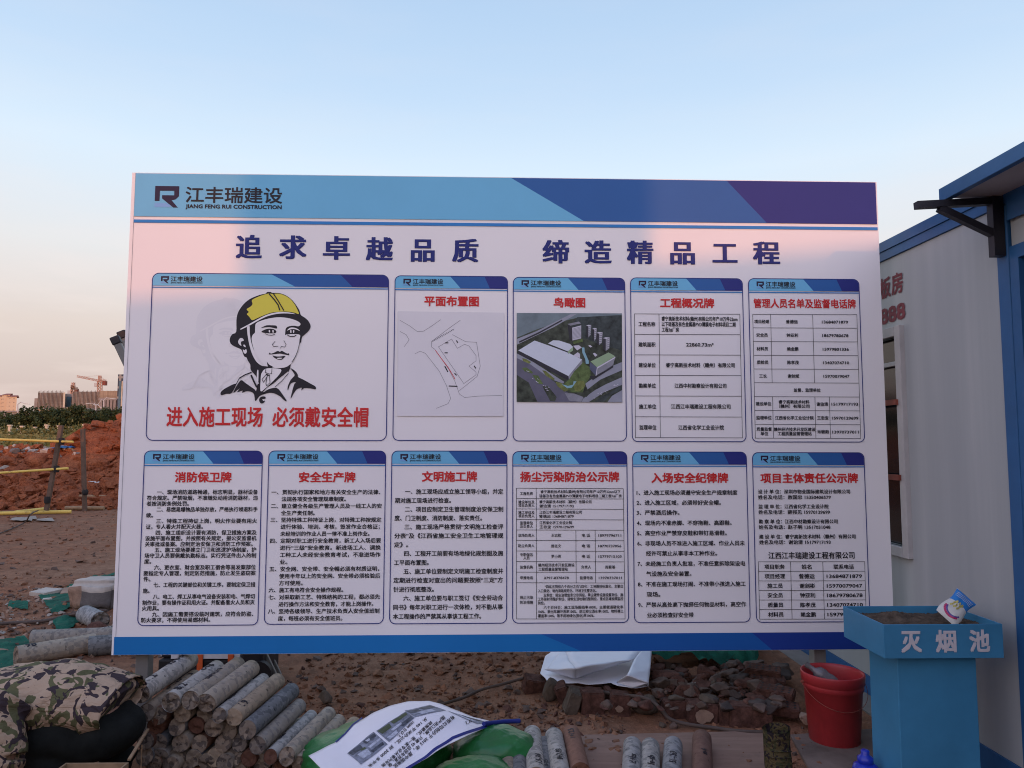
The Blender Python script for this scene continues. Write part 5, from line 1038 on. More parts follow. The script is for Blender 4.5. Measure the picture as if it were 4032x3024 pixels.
def brick(c, sz, m, label, rot=(0,0,0), patch=None, holes=False, group='old bricks in the low row under the board'):
    bm = bmesh.new(); bmesh.ops.create_cube(bm, size=1); bmesh.ops.scale(bm, vec=sz, verts=bm.verts); bmesh.ops.bevel(bm, geom=bm.edges[:], offset=.006, segments=2, affect='EDGES'); bmesh.ops.subdivide_edges(bm, edges=[e for e in bm.edges if e.calc_length() > .03], cuts=8, use_grid_fill=True)
    k = srnd.uniform(0, 60)
    for v in bm.verts:
        q = v.co*18+Vector((k,0,0)); ch = max(0, noise.noise(v.co*11+Vector((k,3,0)))-.22)*.06
        v.co += Vector((noise.noise(q), noise.noise(q+Vector((9,0,0))), noise.noise(q+Vector((0,9,0)))))*.005+Vector((noise.noise(q*2.6), noise.noise(q*2.6+Vector((4,0,0))), noise.noise(q*2.6+Vector((0,4,0)))))*.0035; v.co *= 1-ch*1.2
    me = bpy.data.meshes.new('brick'); bm.to_mesh(me); bm.free(); me.materials.append(M[m])
    o = bpy.data.objects.new('brick', me); C.objects.link(o); o.location = c; o.rotation_euler = rot; tag(o, label, 'brick', group)
    if patch:
        px, pz, r, pm_ = patch; mb = MB(); k2 = srnd.uniform(0, 9)
        pts = [(px+r*(1+.4*noise.noise(Vector((cos(a*.5)*2, sin(a*.5)*2, k2))))*cos(a*.5), pz+r*.75*(1+.5*noise.noise(Vector((cos(a*.5)*2, sin(a*.5)*2, k2+5))))*sin(a*.5)) for a in range(12)]
        mb.poly(pts, lambda u, v: (u, -sz[1]/2-.008, v)); n_ = len(mb.v); mb.poly(pts, lambda u, v: (u*.96, -sz[1]/2-.001, v)); mb.build('mortar_patch', M[pm_], o)
    if holes:
        mb = MB()
        for ix in range(5):
            for iy in range(3): mb.lathe([(.0065,0),(.0001,0)], ((ix-2)*sz[0]/5.4, (iy-1)*sz[1]/3.6, sz[2]/2+.003), 8)
        mb.build('holes', M['dark'], o)
    return o
def ZW(x, y): return (2000+x*.4521, 2540+y*.4521)
for (x, y, w_, h_, kind, m_, lab, rot, patch) in [
 (232,385,190,125,'b','brick','tilted red brick with a pale top edge, leftmost of the row under the white sheet',(.15,.2,.2),None),
 (372,432,165,205,'s','brick_grey','big grey-green stone standing beside the tilted red brick',None,None),
 (480,470,110,170,'b','brick','narrow brown brick wedged right of the grey-green stone',(.1,-.35,.1),None),
 (568,530,110,190,'b','brick_grey','slanting brick with a grey top beside the first upright brick',(.1,.35,.1),None),
 (742,530,205,190,'b','brick','upright red-brown brick with a dark dent, left of the one with a tan spot',(0,.03,.05),None),
 (888,510,60,150,'b','brick','thin dark brick edge left of the tan-spotted one',(0,0,.1),None),
 (985,555,170,180,'b','brick','brick with a bright tan mortar spot',(0,.05,-.05),(-.005,-.01,.022,'tan_chunk')),
 (1215,560,250,185,'s','brick_grey','rounded mortar-coated block in the middle of the brick row',None,None),
 (1462,590,205,150,'b','brick','plain dark brick in the row right of the rounded block',(0,0,.05),None),
 (1708,620,262,165,'b','brick','wide brick with a large pale plaster patch',(0,.03,0),(.0,-.006,.05,'tan_chunk')),
 (1893,630,92,170,'b','brick','narrow red brick end beside the plastered brick',(0,.02,.05),None),
 (2045,640,205,180,'b','brick','broad red brick second from the right end of the row',(0,0,-.03),None),
 (2230,655,170,170,'b','brick','dark brick at the right end of the row near the bucket',(0,0,-.06),None)]:
    px, py = ZW(x, y); base = G(px, ZW(x, y+h_/2)[1], 0); Y = base.y; sw, sh = w_*.4521*Y/FOC*1.0, h_*.4521*Y/FOC
    sh = min(sh, .16); dp = .11; c = Vector((base.x, Y+dp/2, height(base.x, Y)+sh/2-.006))
    if kind == 'b': brick(c, (sw*.97, dp, sh), m_, lab, rot, patch)
    else: stone(c, (sw*1.12, dp*1.2, sh*1.12), m_, lab, group=None, rz=0, n=22)
for (x, y, w_, h_, m_, lab, z) in [(1000,725,370,200,'brick_grey','largest flat grey slab on top of the brick row',.12),(1600,720-350,330,150,'brick','',.0)][:1]:
    px, py = 2500+x*.2917, 2540+y*.2917; p = G(px, py, z); stone(p, (.15,.11,.06), m_, lab, rz=.1, n=20)
def ZV(x, y): return (2500+x*.2917, 2540+y*.2917)
for (x, y, w_, d_, h_, m_, lab, z) in [(1300,590,320,.1,.045,'stone','long flat brown stone slab lying slanted in the rubble',.10),(450,375,190,.1,.06,'brick_grey','grey square stone behind the rubble left side',.09),(1045,330,190,.08,.05,'brick','bright red brick piece at the back of the rubble',.12),(800,525,110,.06,.045,'stone_pale','pale green-white stone chip in the rubble',.10),(1665,640,160,.08,.05,'stone_pale','white-topped stone at the right of the rubble',.11),(1500,540,110,.07,.07,'stone','smooth grey pebble standing right of the long slab',.10),(1070,520,110,.07,.05,'brick_grey','small grey cube-like stone mid rubble',.11),(1320,260,190,.1,.06,'stone','rounded pale brown stone at the back edge of the rubble',.12),(1600,250,320,.12,.05,'stone','flat pale slab at the back right of the rubble',.14),(1690,850,240,.1,.06,'stone','flat brown stone lying over the right-hand bricks',.12),(560,710,300,.09,.04,'brick_grey','flat flaky slab over the dark plain brick',.11),(410,560,200,.08,.04,'brick','flat red tile piece left in the rubble',.09),(510,1085,160,.06,.05,'stone','rounded stone in front of the plain dark brick',.02),(375,1075,130,.06,.035,'brick_grey','small grey stone in front of the rounded block',.015),(1700,690-80,60,.05,.04,'stone_dark','dark stone at the rubble edge by the cabin footing',.1)]:
    px, py = ZV(x, y); p = G(px, py, z); stone(p, (w_*.2917*p.y/FOC, d_, h_), m_, lab, n=18, rz=0)
GH = 'perforated red bricks stacked at the rubble\'s right side'
for (x, y, lab, z, rz) in [(1730,350,'perforated red brick on top of the pile beside the cabin footing',.15,-.35),(1790,480,'red brick just under the perforated top one',.11,-.3),(1900,640,'long perforated brick leaning near the bucket rim',.12,-.5),(1960,850,'crumbled red brick right beside the bucket',.07,-.3)]:
    px, py = ZV(x, y); p = G(px, py, z); brick(p, (.20,.10,.05), 'brick', lab, (.15,.05,rz), None, True, GH)
p = G(3180, 2830, .05); stone(p, (.14,.1,.07), 'tan_chunk', 'half-round pale-topped rubble lump left of the bucket', n=20)
RG = 'broken stones in the rubble heap'
hp = [(.22,4.3),(2.0,5.3)]
for i in range(230):
    px = srnd.choice([srnd.uniform(2330, 3080), srnd.uniform(2540, 3090)]); py = srnd.uniform(2618, 2790); zb = .075+.05*srnd.random(); p = G(px, py, zb)
    if p.x > 1.72 or (px < 2590 and py < 2735): continue
    s = srnd.choice([.035,.05,.06,.075,.09,.12,.13]); k = srnd.choice(['stone','stone_dark','brick','brick','stone','brick'])
    stone(p, (s*srnd.uniform(.9,1.7), s, s*srnd.uniform(.45,.9)), k, 'small broken stone or brick bit in the rubble heap behind the brick row', group=RG, n=13)
# rubble bed under them
a = MB()
def bed(u, v):
    x = .85+.95*u; y = 4.26+.85*v; e = min(1, min(u, 1-u)*7)*min(1, v*9)*min(1, (1-v)*4)
    return (x, y, height(x, y)-.02+e*(.045+.03*noise.noise(Vector((x*9, y*9, 2)))+.02*noise.noise(Vector((x*24, y*24, 5)))))
a.grid(bed, 90, 60); tag(a.build('rubble_bed', M['soil']), 'dark crumbled earth between the rubble stones', 'rubble', kind='stuff')
# gravel: small stones nobody could count
def gravel(name, label, n, area, szr, mats, rn):
    shapes = []
    for i in range(10):
        bm = hull(9, 1, 1, .7, rn); bm.verts.index_update(); shapes.append(([v.co.copy() for v in bm.verts], [[v.index for v in f.verts] for f in bm.faces])); bm.free()
    mb = MB()
    for i in range(n):
        x, y = area(rn); s = szr[0]+(szr[1]-szr[0])*rn.random()**3; v, f = rn.choice(shapes); R_ = Matrix.Rotation(rn.uniform(0,6), 3, 'Z') @ Matrix.Rotation(rn.uniform(-.5,.5), 3, 'X'); o_ = Vector((x, y, height(x, y)+s*.12)); k = rn.uniform(.6,1.5)
        mb.add([o_+(R_ @ Vector((q.x*k, q.y, q.z)))*s for q in v], f, rn.randrange(len(mats)))
    return tag(mb.build(name, [M[q] for q in mats]), label, 'gravel', kind='stuff')
grn = random.Random(21)
def near_area(rn):
    while True:
        y = 3.4+rn.random()**1.3*5.5; x = rn.uniform(-.78*y-.3, 1.75)
        if noise.noise(Vector((x*1.3, y*1.3, 8))) > rn.uniform(-.5, .45) : return x, y
gravel('gravel', 'small stones and clods scattered over the near soil', 6000, near_area, (.008, .055), ['stone','soil','soil','soil','brick','soil'], grn)
def left_area(rn): y = 5.4+rn.random()*2.6; return rn.uniform(-.72*y, -.35*y), y
gravel('field_gravel', 'pale chips and stones strewn left of the board', 2600, left_area, (.010, .085), ['stone_pale','soil','tan_chunk','stone','soil','soil'], grn)
def far_area(rn): y = 8+rn.random()*9; return rn.uniform(-.75*y, -.3*y), y
gravel('far_gravel', 'clods and chips over the farther soil', 1500, far_area, (.015, .10), ['soil','soil','stone','soil'], grn)
def mid_area(rn): return rn.uniform(-1.0, .6), 3.75+rn.random()*.7
gravel('middle_gravel', 'stones and clods in front of the brick row', 1300, mid_area, (.012,.065), ['stone','soil','soil','brick','soil'], grn)
def under_area(rn): return rn.uniform(-1.4, 1.0), 4.3+rn.random()*2.6
gravel('clods', 'crumbled soil clods behind the board', 2600, under_area, (.012,.08), ['soil','soil','soil','soil','stone'], grn)
p = at(880, 2740, 4.9); p = G(808+470, 2752, .04); stone(G(1275,2745,.05), (.15,.1,.08), 'brick_grey', 'squarish tan-grey stone alone on the soil right of the core stack', n=20)
stone(G(1268,2712,.03), (.09,.07,.04), 'stone', 'flat stone behind the squarish tan-grey one', n=14)
# ------------------------------------------------------------------ things on the left field
wb = G(375, 2400, 0); 
def chunk():
    t = thing('concrete_block', (wb.x, wb.y, height(wb.x, wb.y)), 'big white-topped concrete block with a tan broken end, left of the board', 'concrete block', rz=.0)
    w_ = 190*wb.y/FOC; h_ = 118*wb.y/FOC; rn = random.Random(8)
    bm = bmesh.new(); bmesh.ops.create_cube(bm, size=1); bmesh.ops.scale(bm, vec=(w_, .34, h_), verts=bm.verts); bmesh.ops.translate(bm, vec=(.05,0,h_*.5), verts=bm.verts); bmesh.ops.bevel(bm, geom=bm.edges[:], offset=.05, segments=3, affect='EDGES'); bmesh.ops.subdivide_edges(bm, edges=bm.edges[:], cuts=3, use_grid_fill=True)
    for v in bm.verts: v.co += Vector((noise.noise(v.co*7), noise.noise(v.co*7+Vector((5,0,0))), noise.noise(v.co*7+Vector((0,5,0)))))*.022
    me = bpy.data.meshes.new('block'); bm.to_mesh(me); bm.free()
    for k in ('white_chunk','tan_chunk','grey_chunk'): me.materials.append(M[k])
    for p_ in me.polygons:
        c, n_ = p_.center, p_.normal; p_.use_smooth = True
        p_.material_index = 0 if (n_.z > .45 or c.z > h_*.82) else (1 if c.x < -.02+.1*noise.noise(c*5) else (2 if c.z < h_*(.72+.25*noise.noise(c*9)) else 0))
    o = bpy.data.objects.new('block', me); C.objects.link(o); o.parent = t
chunk()
stone(G(375,2478,.05), (.25,.16,.13), 'brick', 'dull red rock below the short core stub', n=20, rz=.3)
stone(G(300,2420,.05), (.14,.1,.07), 'stone', 'brown rock at the torn net\'s edge beside the hose', n=18)
a = MB(); q = [G(180,2335), G(262,2345), G(238,2318), G(150,2326)]
for pts, lab in (([(115,2342),(170,2352),(250,2332),(180,2322)],'flat pale slab scrap on the soil before the white block'),([(235,2348),(300,2340),(300,2322),(250,2328)],'flat tan slab scrap touching the white block'),([(165,2378),(205,2372),(200,2364),(170,2368)],'thin white chip below the pale slab scrap')):
    P = [G(*p) for p in pts]; mb = MB(); top = [Vector((p.x, p.y, height(p.x, p.y)+.035)) for p in P]; bot = [t-Vector((0,0,.05)) for t in top]; n_ = len(P)
    mb.add(bot+top, [list(range(n_))[::-1], list(range(n_, 2*n_))]+[(i,(i+1)%n_,n_+(i+1)%n_,n_+i) for i in range(n_)]); o = weld(mb.build('slab_scrap', M['tan_chunk' if 'tan' in lab else 'white_chunk'])); tag(o, lab, 'slab scrap')
# scraps of white sheet by the yellow rails
for pts, lab in (([(35,2055),(125,2058),(130,2042),(50,2048)],'flattened white plastic strip beside the fallen yellow rails'),([(108,2052),(145,2050),(140,2038),(118,2040)],'small upright white scrap between the plastic strips'),([(140,2056),(215,2056),(205,2047),(150,2048)],'second flattened white plastic strip, right of the scrap')):
    P = [G(*p) for p in pts]; mb = MB(); mb.grid(lambda u, v: (lambda p: (p.x, p.y, height(p.x,p.y)+.03+.05*abs(noise.noise(p*3))))((P[0]*(1-u)+P[1]*u)*(1-v)+(P[3]*(1-u)+P[2]*u)*v), 12, 6); tag(mb.build('plastic_scrap', M['stone_pale']), lab, 'plastic scrap')
# guard rails
YR = 16.0
rl = thing('guard_rail', at(200,2025,YR)*1.0, 'yellow tube guard rail tied to a leaning dark pole, before the red earth bank', 'guard rail')
ro = rl.location.copy()
def rel(px, py, Y): return at(px, py, Y)-ro
a = MB(); a.bar(rel(242,1675,YR), rel(183,2010,YR), .075, .075); a.build('leaning_pole', M['pole'], rl)
for (p0, p1) in (((-60,1728,YR-.06),(288,1740,YR-.06)),((-60,1866,YR-.06),(268,1844,YR-.06))):
    a = MB(); a.tube([rel(*p0), rel(*p1)], .027, 10); a.build('rail', M['yellow'], rl)
for px, py in ((242,1738),(222,1846),(186,1968)): a = MB(); a.lathe([(.055,-.07),(.062,0),(.055,.07)], rel(px, py, YR-.03), 10); a.build('clamp', M['dark'], rl)
a = MB(); b0, b1 = at(326,1688,17.0), at(334,2006,17.0); b1.z = 0; a.bar(b0, b1, .075, .075); up = thing('wooden_post', b1, 'upright weathered post beside the leaning one, before the orange-lit mound', 'post'); 
pm2 = MB(); pm2.bar(b0-b1, Vector((0,0,0)), .078, .07); pm2.build('shaft', M['pole'], up); pm2 = MB(); pm2.lathe([(.05,-.06),(.07,0),(.05,.06)], at(336,1938,16.95)-b1, 8); pm2.build('knot', M['dark'], up)
for (p0, p1, lab) in (((-80,2034),(280,2024),'longer fallen yellow tube lying on the soil'),((60,2028),(190,2012),'shorter fallen yellow tube lying above the longer one')):
    A_, B_ = G(*p0), G(*p1); A_.z = height(A_.x,A_.y)+.05; B_.z = height(B_.x,B_.y)+.05; mb = MB(); mb.tube([A_, B_], .04, 10); tag(mb.build('yellow_tube', M['yellow']), lab, 'tube')
for (p0, p1, Y, r, m_, lab) in (((346,1979),(640,1969),19,.055,'pvc','white pipe, front one of the pair left of the board'),((378,1962),(640,1958),19.3,.055,'pvc','white pipe, back one of the pair left of the board'),((290,1986),(640,1980),18.4,.04,'wood','pale plank on the soil under the white pipes'),((258,2000),(410,2004),17.2,.045,'wood','short weathered plank at the foot of the upright post')):
    A_, B_ = at(*p0, Y), at(*p1, Y); sup = height(A_.x, A_.y); mb = MB()
    A_.z = max(A_.z, sup+r); B_.z = A_.z+(B_.z-A_.z)*.2
    mb.tube([A_, B_], r, 12); tag(mb.build('pipe' if m_ == 'pvc' else 'plank', M[m_]), lab, 'pipe' if m_ == 'pvc' else 'plank')
def on_bank(px, py, y0=15.0, y1=26.0):
    """first point where the sight line meets the earth bank"""
    y = y0
    while y < y1:
        p = at(px, py, y)
        if p.z <= height(p.x, p.y): return p
        y += .05
    return at(px, py, 21)
for (px, py, s, m_, lab) in [(60,1778,.36,'grey_chunk','grey boulder leftmost of the white rubble on the earth bank'),(120,1776,.42,'white_chunk','broad white rubble lump on the bank, beside the grey boulder'),(90,1795,.34,'white_chunk','white rubble lump lowest in the bank\'s rubble band'),(165,1768,.34,'tan_chunk','orange-tinted rubble lump in the middle of the white band'),(185,1780,.42,'white_chunk','white rubble lump under the orange-tinted one'),(210,1772,.3,'tan_chunk','tan rubble lump right of the white ones'),(250,1768,.36,'white_chunk','pale rubble lump at the right end of the band'),(272,1770,.3,'white_chunk','last white rubble lump beside the leaning pole'),(25,1822,.6,'redsoil','big red clod low on the bank at the left edge'),(155,1820,.9,'redsoil','large rounded red boulder on the earth bank'),(20,1848,.35,'stone_pale','pale stone at the left edge of the bank'),(425,1905,.6,'redsoil','squarish red clod at the foot of the right mound'),(395,1830,.8,'redsoil','tall red clod on the face of the right mound')]:
    stone(on_bank(px, py), (s*1.2, s, s*.7), m_, lab, n=18)
hrn = random.Random(33); WR = 'white rubble bits on the bank'
for i in range(46): px = hrn.gauss(165, 62); py = 1776+hrn.gauss(0, 9); stone(on_bank(px, py), (hrn.uniform(.1,.28), .15, hrn.uniform(.08,.16)), hrn.choice(['white_chunk','white_chunk','grey_chunk','stone_pale']), 'small white rubble bit in the pale band across the earth bank', hrn, WR, n=11)
p = on_bank(258, 1776); mb = MB(); mb.grid(lambda u, v: p+Vector(((u-.5)*.55, (v-.5)*.4, .1+.1*noise.noise(Vector((u*4,v*4,1))))), 12, 10); tag(mb.build('blue_scrap', M['trim']), 'blue plastic scrap among the white rubble', 'plastic scrap')
def clod_area(rn):
    y = 17.2+rn.random()*5.5; return rn.uniform(-.72*y, -.28*y), y
gravel('red_clods', 'red earth clods over the bank', 3800, clod_area, (.03, .42), ['redsoil','redsoil'], random.Random(40))
# leaning capped steel tubes behind the board's left side
for (px, py, Y, w_, m_, lab) in ((450,1318,4.6,.042,'steel','leaning grey steel tube with a black cap, nearer one at the board\'s left edge'),(476,1296,4.75,.042,'steel','leaning steel tube with a black cap, mostly behind the board\'s left edge')):
    top = at(px+6, py+20, Y); bot = G(px+300, 2790, 0); bot = Vector((top.x+.98, Y+.25, 0)); t = thing('steel_tube', bot, lab, 'tube')
    a = MB(); a.bar(top-bot, (0,0,0), w_, w_); bevel(a.build('shaft', M[m_], t), .004); d = (top-bot).normalized(); a = MB(); a.bar(top-bot-d*.03, top-bot+d*.02, w_+.012, w_+.012); bevel(a.build('cap', M['bracket'], t), .006)
# black case with orange straps behind the core stack
e0, e1 = at(618, 2640, 4.75), at(1045, 2640, 4.75); bc = thing('equipment_case', ((e0.x+e1.x)/2, 4.9, 0), 'black equipment case with white strips and orange straps behind the core stack', 'case')
hw = (e1.x-e0.x)/2; zb = .0; zt = at(700, 2565, 4.8).z
a = MB(); a.box((-hw,-.14,.02),(hw*.55,.2,.17)); bevel(a.build('case_body', M['dark'], bc), .01)
a = MB(); a.box((hw*.56,-.17,.0),(hw*.95,.18,.24)); bevel(a.build('motor_box', M['bracket'], bc), .015)
a = MB(); a.box((-hw,-.1,.172),(hw*.55,.2,.30)); bevel(a.build('case_lid', M['bracket'], bc), .01)
for u0, u1 in ((-.76,-.62),(-.16,.30),(.36,.52)): a = MB(); a.box((hw*u0,-.1435,.178),(hw*u1,-.1015,.205)); a.build('white_strip', M['white_strip'], bc)
for u0 in (-.27, .30): a = MB(); a.box((hw*u0,-.15,.05),(hw*u0+.035,-.143,.30)); a.box((hw*u0,-.15,.302),(hw*u0+.035,.2,.308)); a.build('strap', M['orange'], bc)
for u0 in (.5, .9): a = MB(); a.tube([(hw*u0,-.19,.09),(hw*u0,-.15,.09)], .085, 18); a.build('wheel', M['dark'], bc)
# ------------------------------------------------------------------ background
def far(px, py, Y): return at(px, py, Y)
# grass strip
g_ = random.Random(17); mb = MB()
for i in range(5200):
    Y = g_.uniform(42, 90); px = g_.uniform(-260, 1500); x = (px-CX)/FOC*Y; z = height(x, Y); h_ = (g_.uniform(.12,.34) if Y > 62 else g_.uniform(.1,.25))*(1+.5*noise.noise(Vector((x*.3, Y*.2, 0)))); w_ = g_.uniform(.12,.3); lean = g_.uniform(-.2,.2); dy = g_.uniform(-.2,.2)
    mb.add([(x-w_/2,Y-dy,z-.05),(x+w_/2,Y+dy,z-.05),(x+w_*.3+lean,Y+dy,z+h_),(x-w_*.3+lean,Y-dy,z+h_*.85)], [(0,1,2,3)])
tag(mb.build('grass', M['grass']), 'rough yellow-green grass along the pillars', 'grass', kind='stuff')
# pillars of the old boundary wall
a0 = MB(); a0.box((-.15,-.15,-.3),(.15,.15,1.25)); pl0 = thing('fence_pillar', (0,0,0), 'short cream pillar in the row before the dark trees', 'pillar', 'cream pillars in a row beyond the grass'); bevel(a0.build('shaft', M['pillar'], pl0), .02); a0 = MB(); a0.box((-.21,-.21,1.252),(.21,.21,1.42)); bevel(a0.build('cap', M['pillar'], pl0), .02)
for i in range(24):
    px = -6+48.3*i; o = pl0 if i == 0 else copy_tree(pl0); x = (px-CX)/FOC*88; o.location = (x, 88, height(x, 88)+.05); o.scale = (1, 1, .8+.28*((i*37)%10)/10)
# tree row
def tree_mesh(seed):
    rn = random.Random(seed); t = MB(); t.tube([(0,0,0),(.05*rn.uniform(-1,1),0,1.2),(.1*rn.uniform(-1,1),.1,2.4),(0,0,3.6)], [.14,.11,.08,.04], 7)
    for i in range(5):
        th = rn.uniform(0,6.28); t.tube([(0,0,1.3+.25*i),(cos(th)*.6,sin(th)*.6,2.1+.3*i),(cos(th)*1.3,sin(th)*1.3,2.9+.35*i)], [.06,.045,.015], 5)
    c = MB(); lobes = [(Vector((rn.gauss(0,.95), rn.gauss(0,.9), rn.uniform(2.0,5.3))), rn.uniform(.55,1.15)) for _ in range(15)]+[(Vector((0,0,3.6)),1.5)]
    for i in range(2300):
        ctr, r = rn.choice(lobes); q = Vector((rn.gauss(0,1), rn.gauss(0,1), rn.gauss(0,.85))).normalized()*r*rn.uniform(.55,1.12)+ctr
        if q.z < .9: q.z = .9+rn.random()*.8
        s = rn.uniform(.12,.27); n1 = Vector((rn.gauss(0,1),rn.gauss(0,1),rn.gauss(0,1))).normalized(); a = n1.orthogonal().normalized()*s; b = n1.cross(a).normalized()*s*rn.uniform(.5,1)
        c.add([q-a-b*.3, q+b, q+a-b*.3, q-b*.8], [(0,1,2,3)])
    return t, c
protos = []
for k in range(4):
    t, c = tree_mesh(60+k); r = thing('roadside_tree', (0,0,-50), 'dark green bushy tree in the row behind the cream pillars', 'tree', 'dark trees in a row beyond the grass'); t.build('trunk', M['bark'], r); c.build('crown', M['leaf'], r); protos.append(r)
tr_ = random.Random(9); used = set(); tops = {0:1632, 60:1628, 130:1612, 180:1606, 240:1612, 300:1606, 350:1602, 400:1628, 450:1612}
def top_at(px):
    ks = sorted(tops); 
    if px <= ks[0]: return 1634
    for a, b in zip(ks, ks[1:]):
        if a <= px <= b: return tops[a]+(tops[b]-tops[a])*(px-a)/(b-a)
    return 1612+10*sin(px*.02)
px = -330; i = 0
while px < 1500:
    Y = 101+tr_.uniform(-3,3); x = (px-CX)/FOC*Y; zt = at(px, top_at(px)+tr_.uniform(-6,8), Y).z; zb = height(x, Y); k = i % 4
    o = protos[k] if k not in used else copy_tree(protos[k]); used.add(k); o.location = (x, Y, zb-.1); s = (zt-zb)/5.35; o.scale = (s*tr_.uniform(1.0,1.25), s, s); o.rotation_euler = (0,0,tr_.uniform(0,6)); px += tr_.uniform(44, 66); i += 1
# bushes at their foot
bm_ = random.Random(13); b0 = MB()
for j in range(420):
    q = Vector((bm_.gauss(0,.75), bm_.gauss(0,.5), abs(bm_.gauss(.4,.35)))); s = bm_.uniform(.08,.2); n1 = Vector((bm_.gauss(0,1),bm_.gauss(0,1),bm_.gauss(0,1))).normalized(); a = n1.orthogonal().normalized()*s; b = n1.cross(a)*1.0; b0.add([q-a-b*.3,q+b,q+a-b*.3,q-b*.8], [(0,1,2,3)])
bu = b0.build('bush', M['grass']); tag(bu, 'yellow-green bush between the pillars and the trees', 'bush', 'bushes along the pillars')
for j, px in enumerate((20, 110, 200, 222, 260, 310, 415, 455, 560, 640, 720)):
    o = bu if j == 0 else bu.copy()
    if j: C.objects.link(o)
    Yb = 80 if j % 2 else 91; x = (px-CX)/FOC*Yb; o.location = (x, Yb, height(x, Yb)); o.scale = (bm_.uniform(.8,1.4), 1, bm_.uniform(.7,1.25))
# buildings
def wall_mat(name, base, win, sc, mort=.28, rowh=.5, bw=.5):
    mt, nt, b = new_mat(name, .75, .2); tc = N(nt, 'ShaderNodeTexCoord'); sp = N(nt, 'ShaderNodeSeparateXYZ'); nt.links.new(tc.outputs['Object'], sp.inputs[0]); ad = N(nt, 'ShaderNodeMath', operation='ADD'); nt.links.new(sp.outputs[0], ad.inputs[0]); nt.links.new(sp.outputs[1], ad.inputs[1])
    cb = N(nt, 'ShaderNodeCombineXYZ'); nt.links.new(ad.outputs[0], cb.inputs[0]); nt.links.new(sp.outputs[2], cb.inputs[1])
    br = N(nt, 'ShaderNodeTexBrick'); br.offset = 0; br.inputs['Scale'].default_value = sc; br.inputs['Mortar Size'].default_value = mort; br.inputs['Row Height'].default_value = rowh; br.inputs['Brick Width'].default_value = bw; br.inputs['Color1'].default_value = (*win,1); br.inputs['Color2'].default_value = (*[w*1.4 for w in win],1); br.inputs['Mortar'].default_value = (*base,1); br.inputs['Mortar Smooth'].default_value = .1
    nt.links.new(cb.outputs[0], br.inputs['Vector']); nt.links.new(br.outputs['Color'], b.inputs['Base Color']); return mt
M['res'] = wall_mat('apartment_wall', (.62,.46,.3), (.36,.27,.19), .3, .34, .9, 1.0); M['roof_red'] = plain('red_roof', (.3,.1,.07), .8, .1, 1); M['office'] = wall_mat('office_wall', (.3,.28,.25), (.05,.06,.08), .25, .1, .9, .8)
def mat_netting(name, a, b_):
    mt, nt, b = new_mat(name, .85, .1); st = tex(nt, coords(nt, 'Object', (1.6,1.6,.06)), 1.0, 4, .7); h = tex(nt, coords(nt, 'Object', (.05,.05,.5)), 1.0, 3, .6)
    c = ramp(nt, st, [(.38, a), (.6, b_)]); c = mixc(nt, .45, c, ramp(nt, h, [(.35,(.55,.55,.55)),(.65,(1.25,1.25,1.25))]), 'MULTIPLY'); nt.links.new(c, b.inputs['Base Color']); return mt
M['scaf'] = mat_netting('scaffold_netting', (.27,.24,.2), (.44,.39,.33)); M['scaf_tan'] = mat_netting('sunlit_tan_netting', (.3,.22,.15), (.42,.32,.22)); M['slab'] = plain('raw_concrete', (.3,.26,.23), .9, .15, .5); M['glassblue'] = plain('blue_glass', (.08,.14,.18), .2, .3, .4)  # tan netting: low sun on the right wing put into the colour
def block(mb, px0, px1, pyt, Y, dep, zb=0, mi=0, o=Vector((0,0,0))):
    a, b = at(px0, pyt, Y), at(px1, pyt, Y); sh = (a.x+b.x)/2*dep/Y; mb.add([Vector(q)-o for q in ((a.x,Y,zb),(b.x,Y,zb),(b.x+sh,Y+dep,zb),(a.x+sh,Y+dep,zb),(a.x,Y,a.z),(b.x,Y,a.z),(b.x+sh,Y+dep,a.z),(a.x+sh,Y+dep,a.z))], [(3,2,1,0),(4,5,6,7),(0,1,5,4),(1,2,6,5),(2,3,7,6),(3,0,4,7)], mi); return a.z
cb_ = at(265, 1700, 300); co_ = Vector((cb_.x, 300, 0)); con = thing('construction_building', co_, 'long half-built block wrapped in brown scaffold netting beyond the trees', 'building')
a = MB(); block(a, 150, 250, 1546, 300, 30, 0, 0, co_); a.build('netted_wing', M['scaf'], con)
a = MB(); block(a, 286, 392, 1542, 300, 30, 0, 0, co_); a.build('netted_wing', M['scaf'], con)
a = MB(); block(a, 392.3, 780, 1539, 299, 30, 0, 0, co_); a.build('netted_wing', M['scaf_tan'], con)
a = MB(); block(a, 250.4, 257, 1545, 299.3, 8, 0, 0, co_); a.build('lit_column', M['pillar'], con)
a = MB(); block(a, 257.2, 285.7, 1550, 305, 20, 0, 0, co_); a.build('stair_core', M['slab'], con)
a = MB(); block(a, 262, 282, 1562, 304.7, .2, 12, 0, co_); a.build('glazing', M['glassblue'], con)
a = MB(); block(a, 136, 149.5, 1568, 302, 20, 0, 0, co_); a.build('low_wing', M['slab'], con)
a = MB()
for q in range(64):
    pxq = 151+q*5.1
    if 250 < pxq < 286: continue
    p = at(pxq, 1544, 299.7)-co_; a.bar((p.x,p.y,2), (p.x,p.y,p.z+.25+.2*((q*7)%3)), .12)
o = a.build('scaffold_poles', M['old_wood'], con); o['kind'] = 'stuff'
a = MB(); p0, p1 = at(398,1576,290)-co_, at(465,1576,290)-co_
for q in range(6): xx = p0.x+(p1.x-p0.x)*q/5; a.box((xx-.45,p0.y,0),(xx+.45,p0.y+.9,p0.z))
a.box((p0.x-1,p0.y,p0.z+.001),(p1.x+1,p0.y+2,p0.z+1)); a.build('column_row', M['slab'], con)
oc_ = at(500, 1700, 265); oo = Vector((oc_.x, 265, 0)); off_ = thing('office_tower', oo, 'tall grey tower with a dark window strip at the board\'s left edge', 'building')
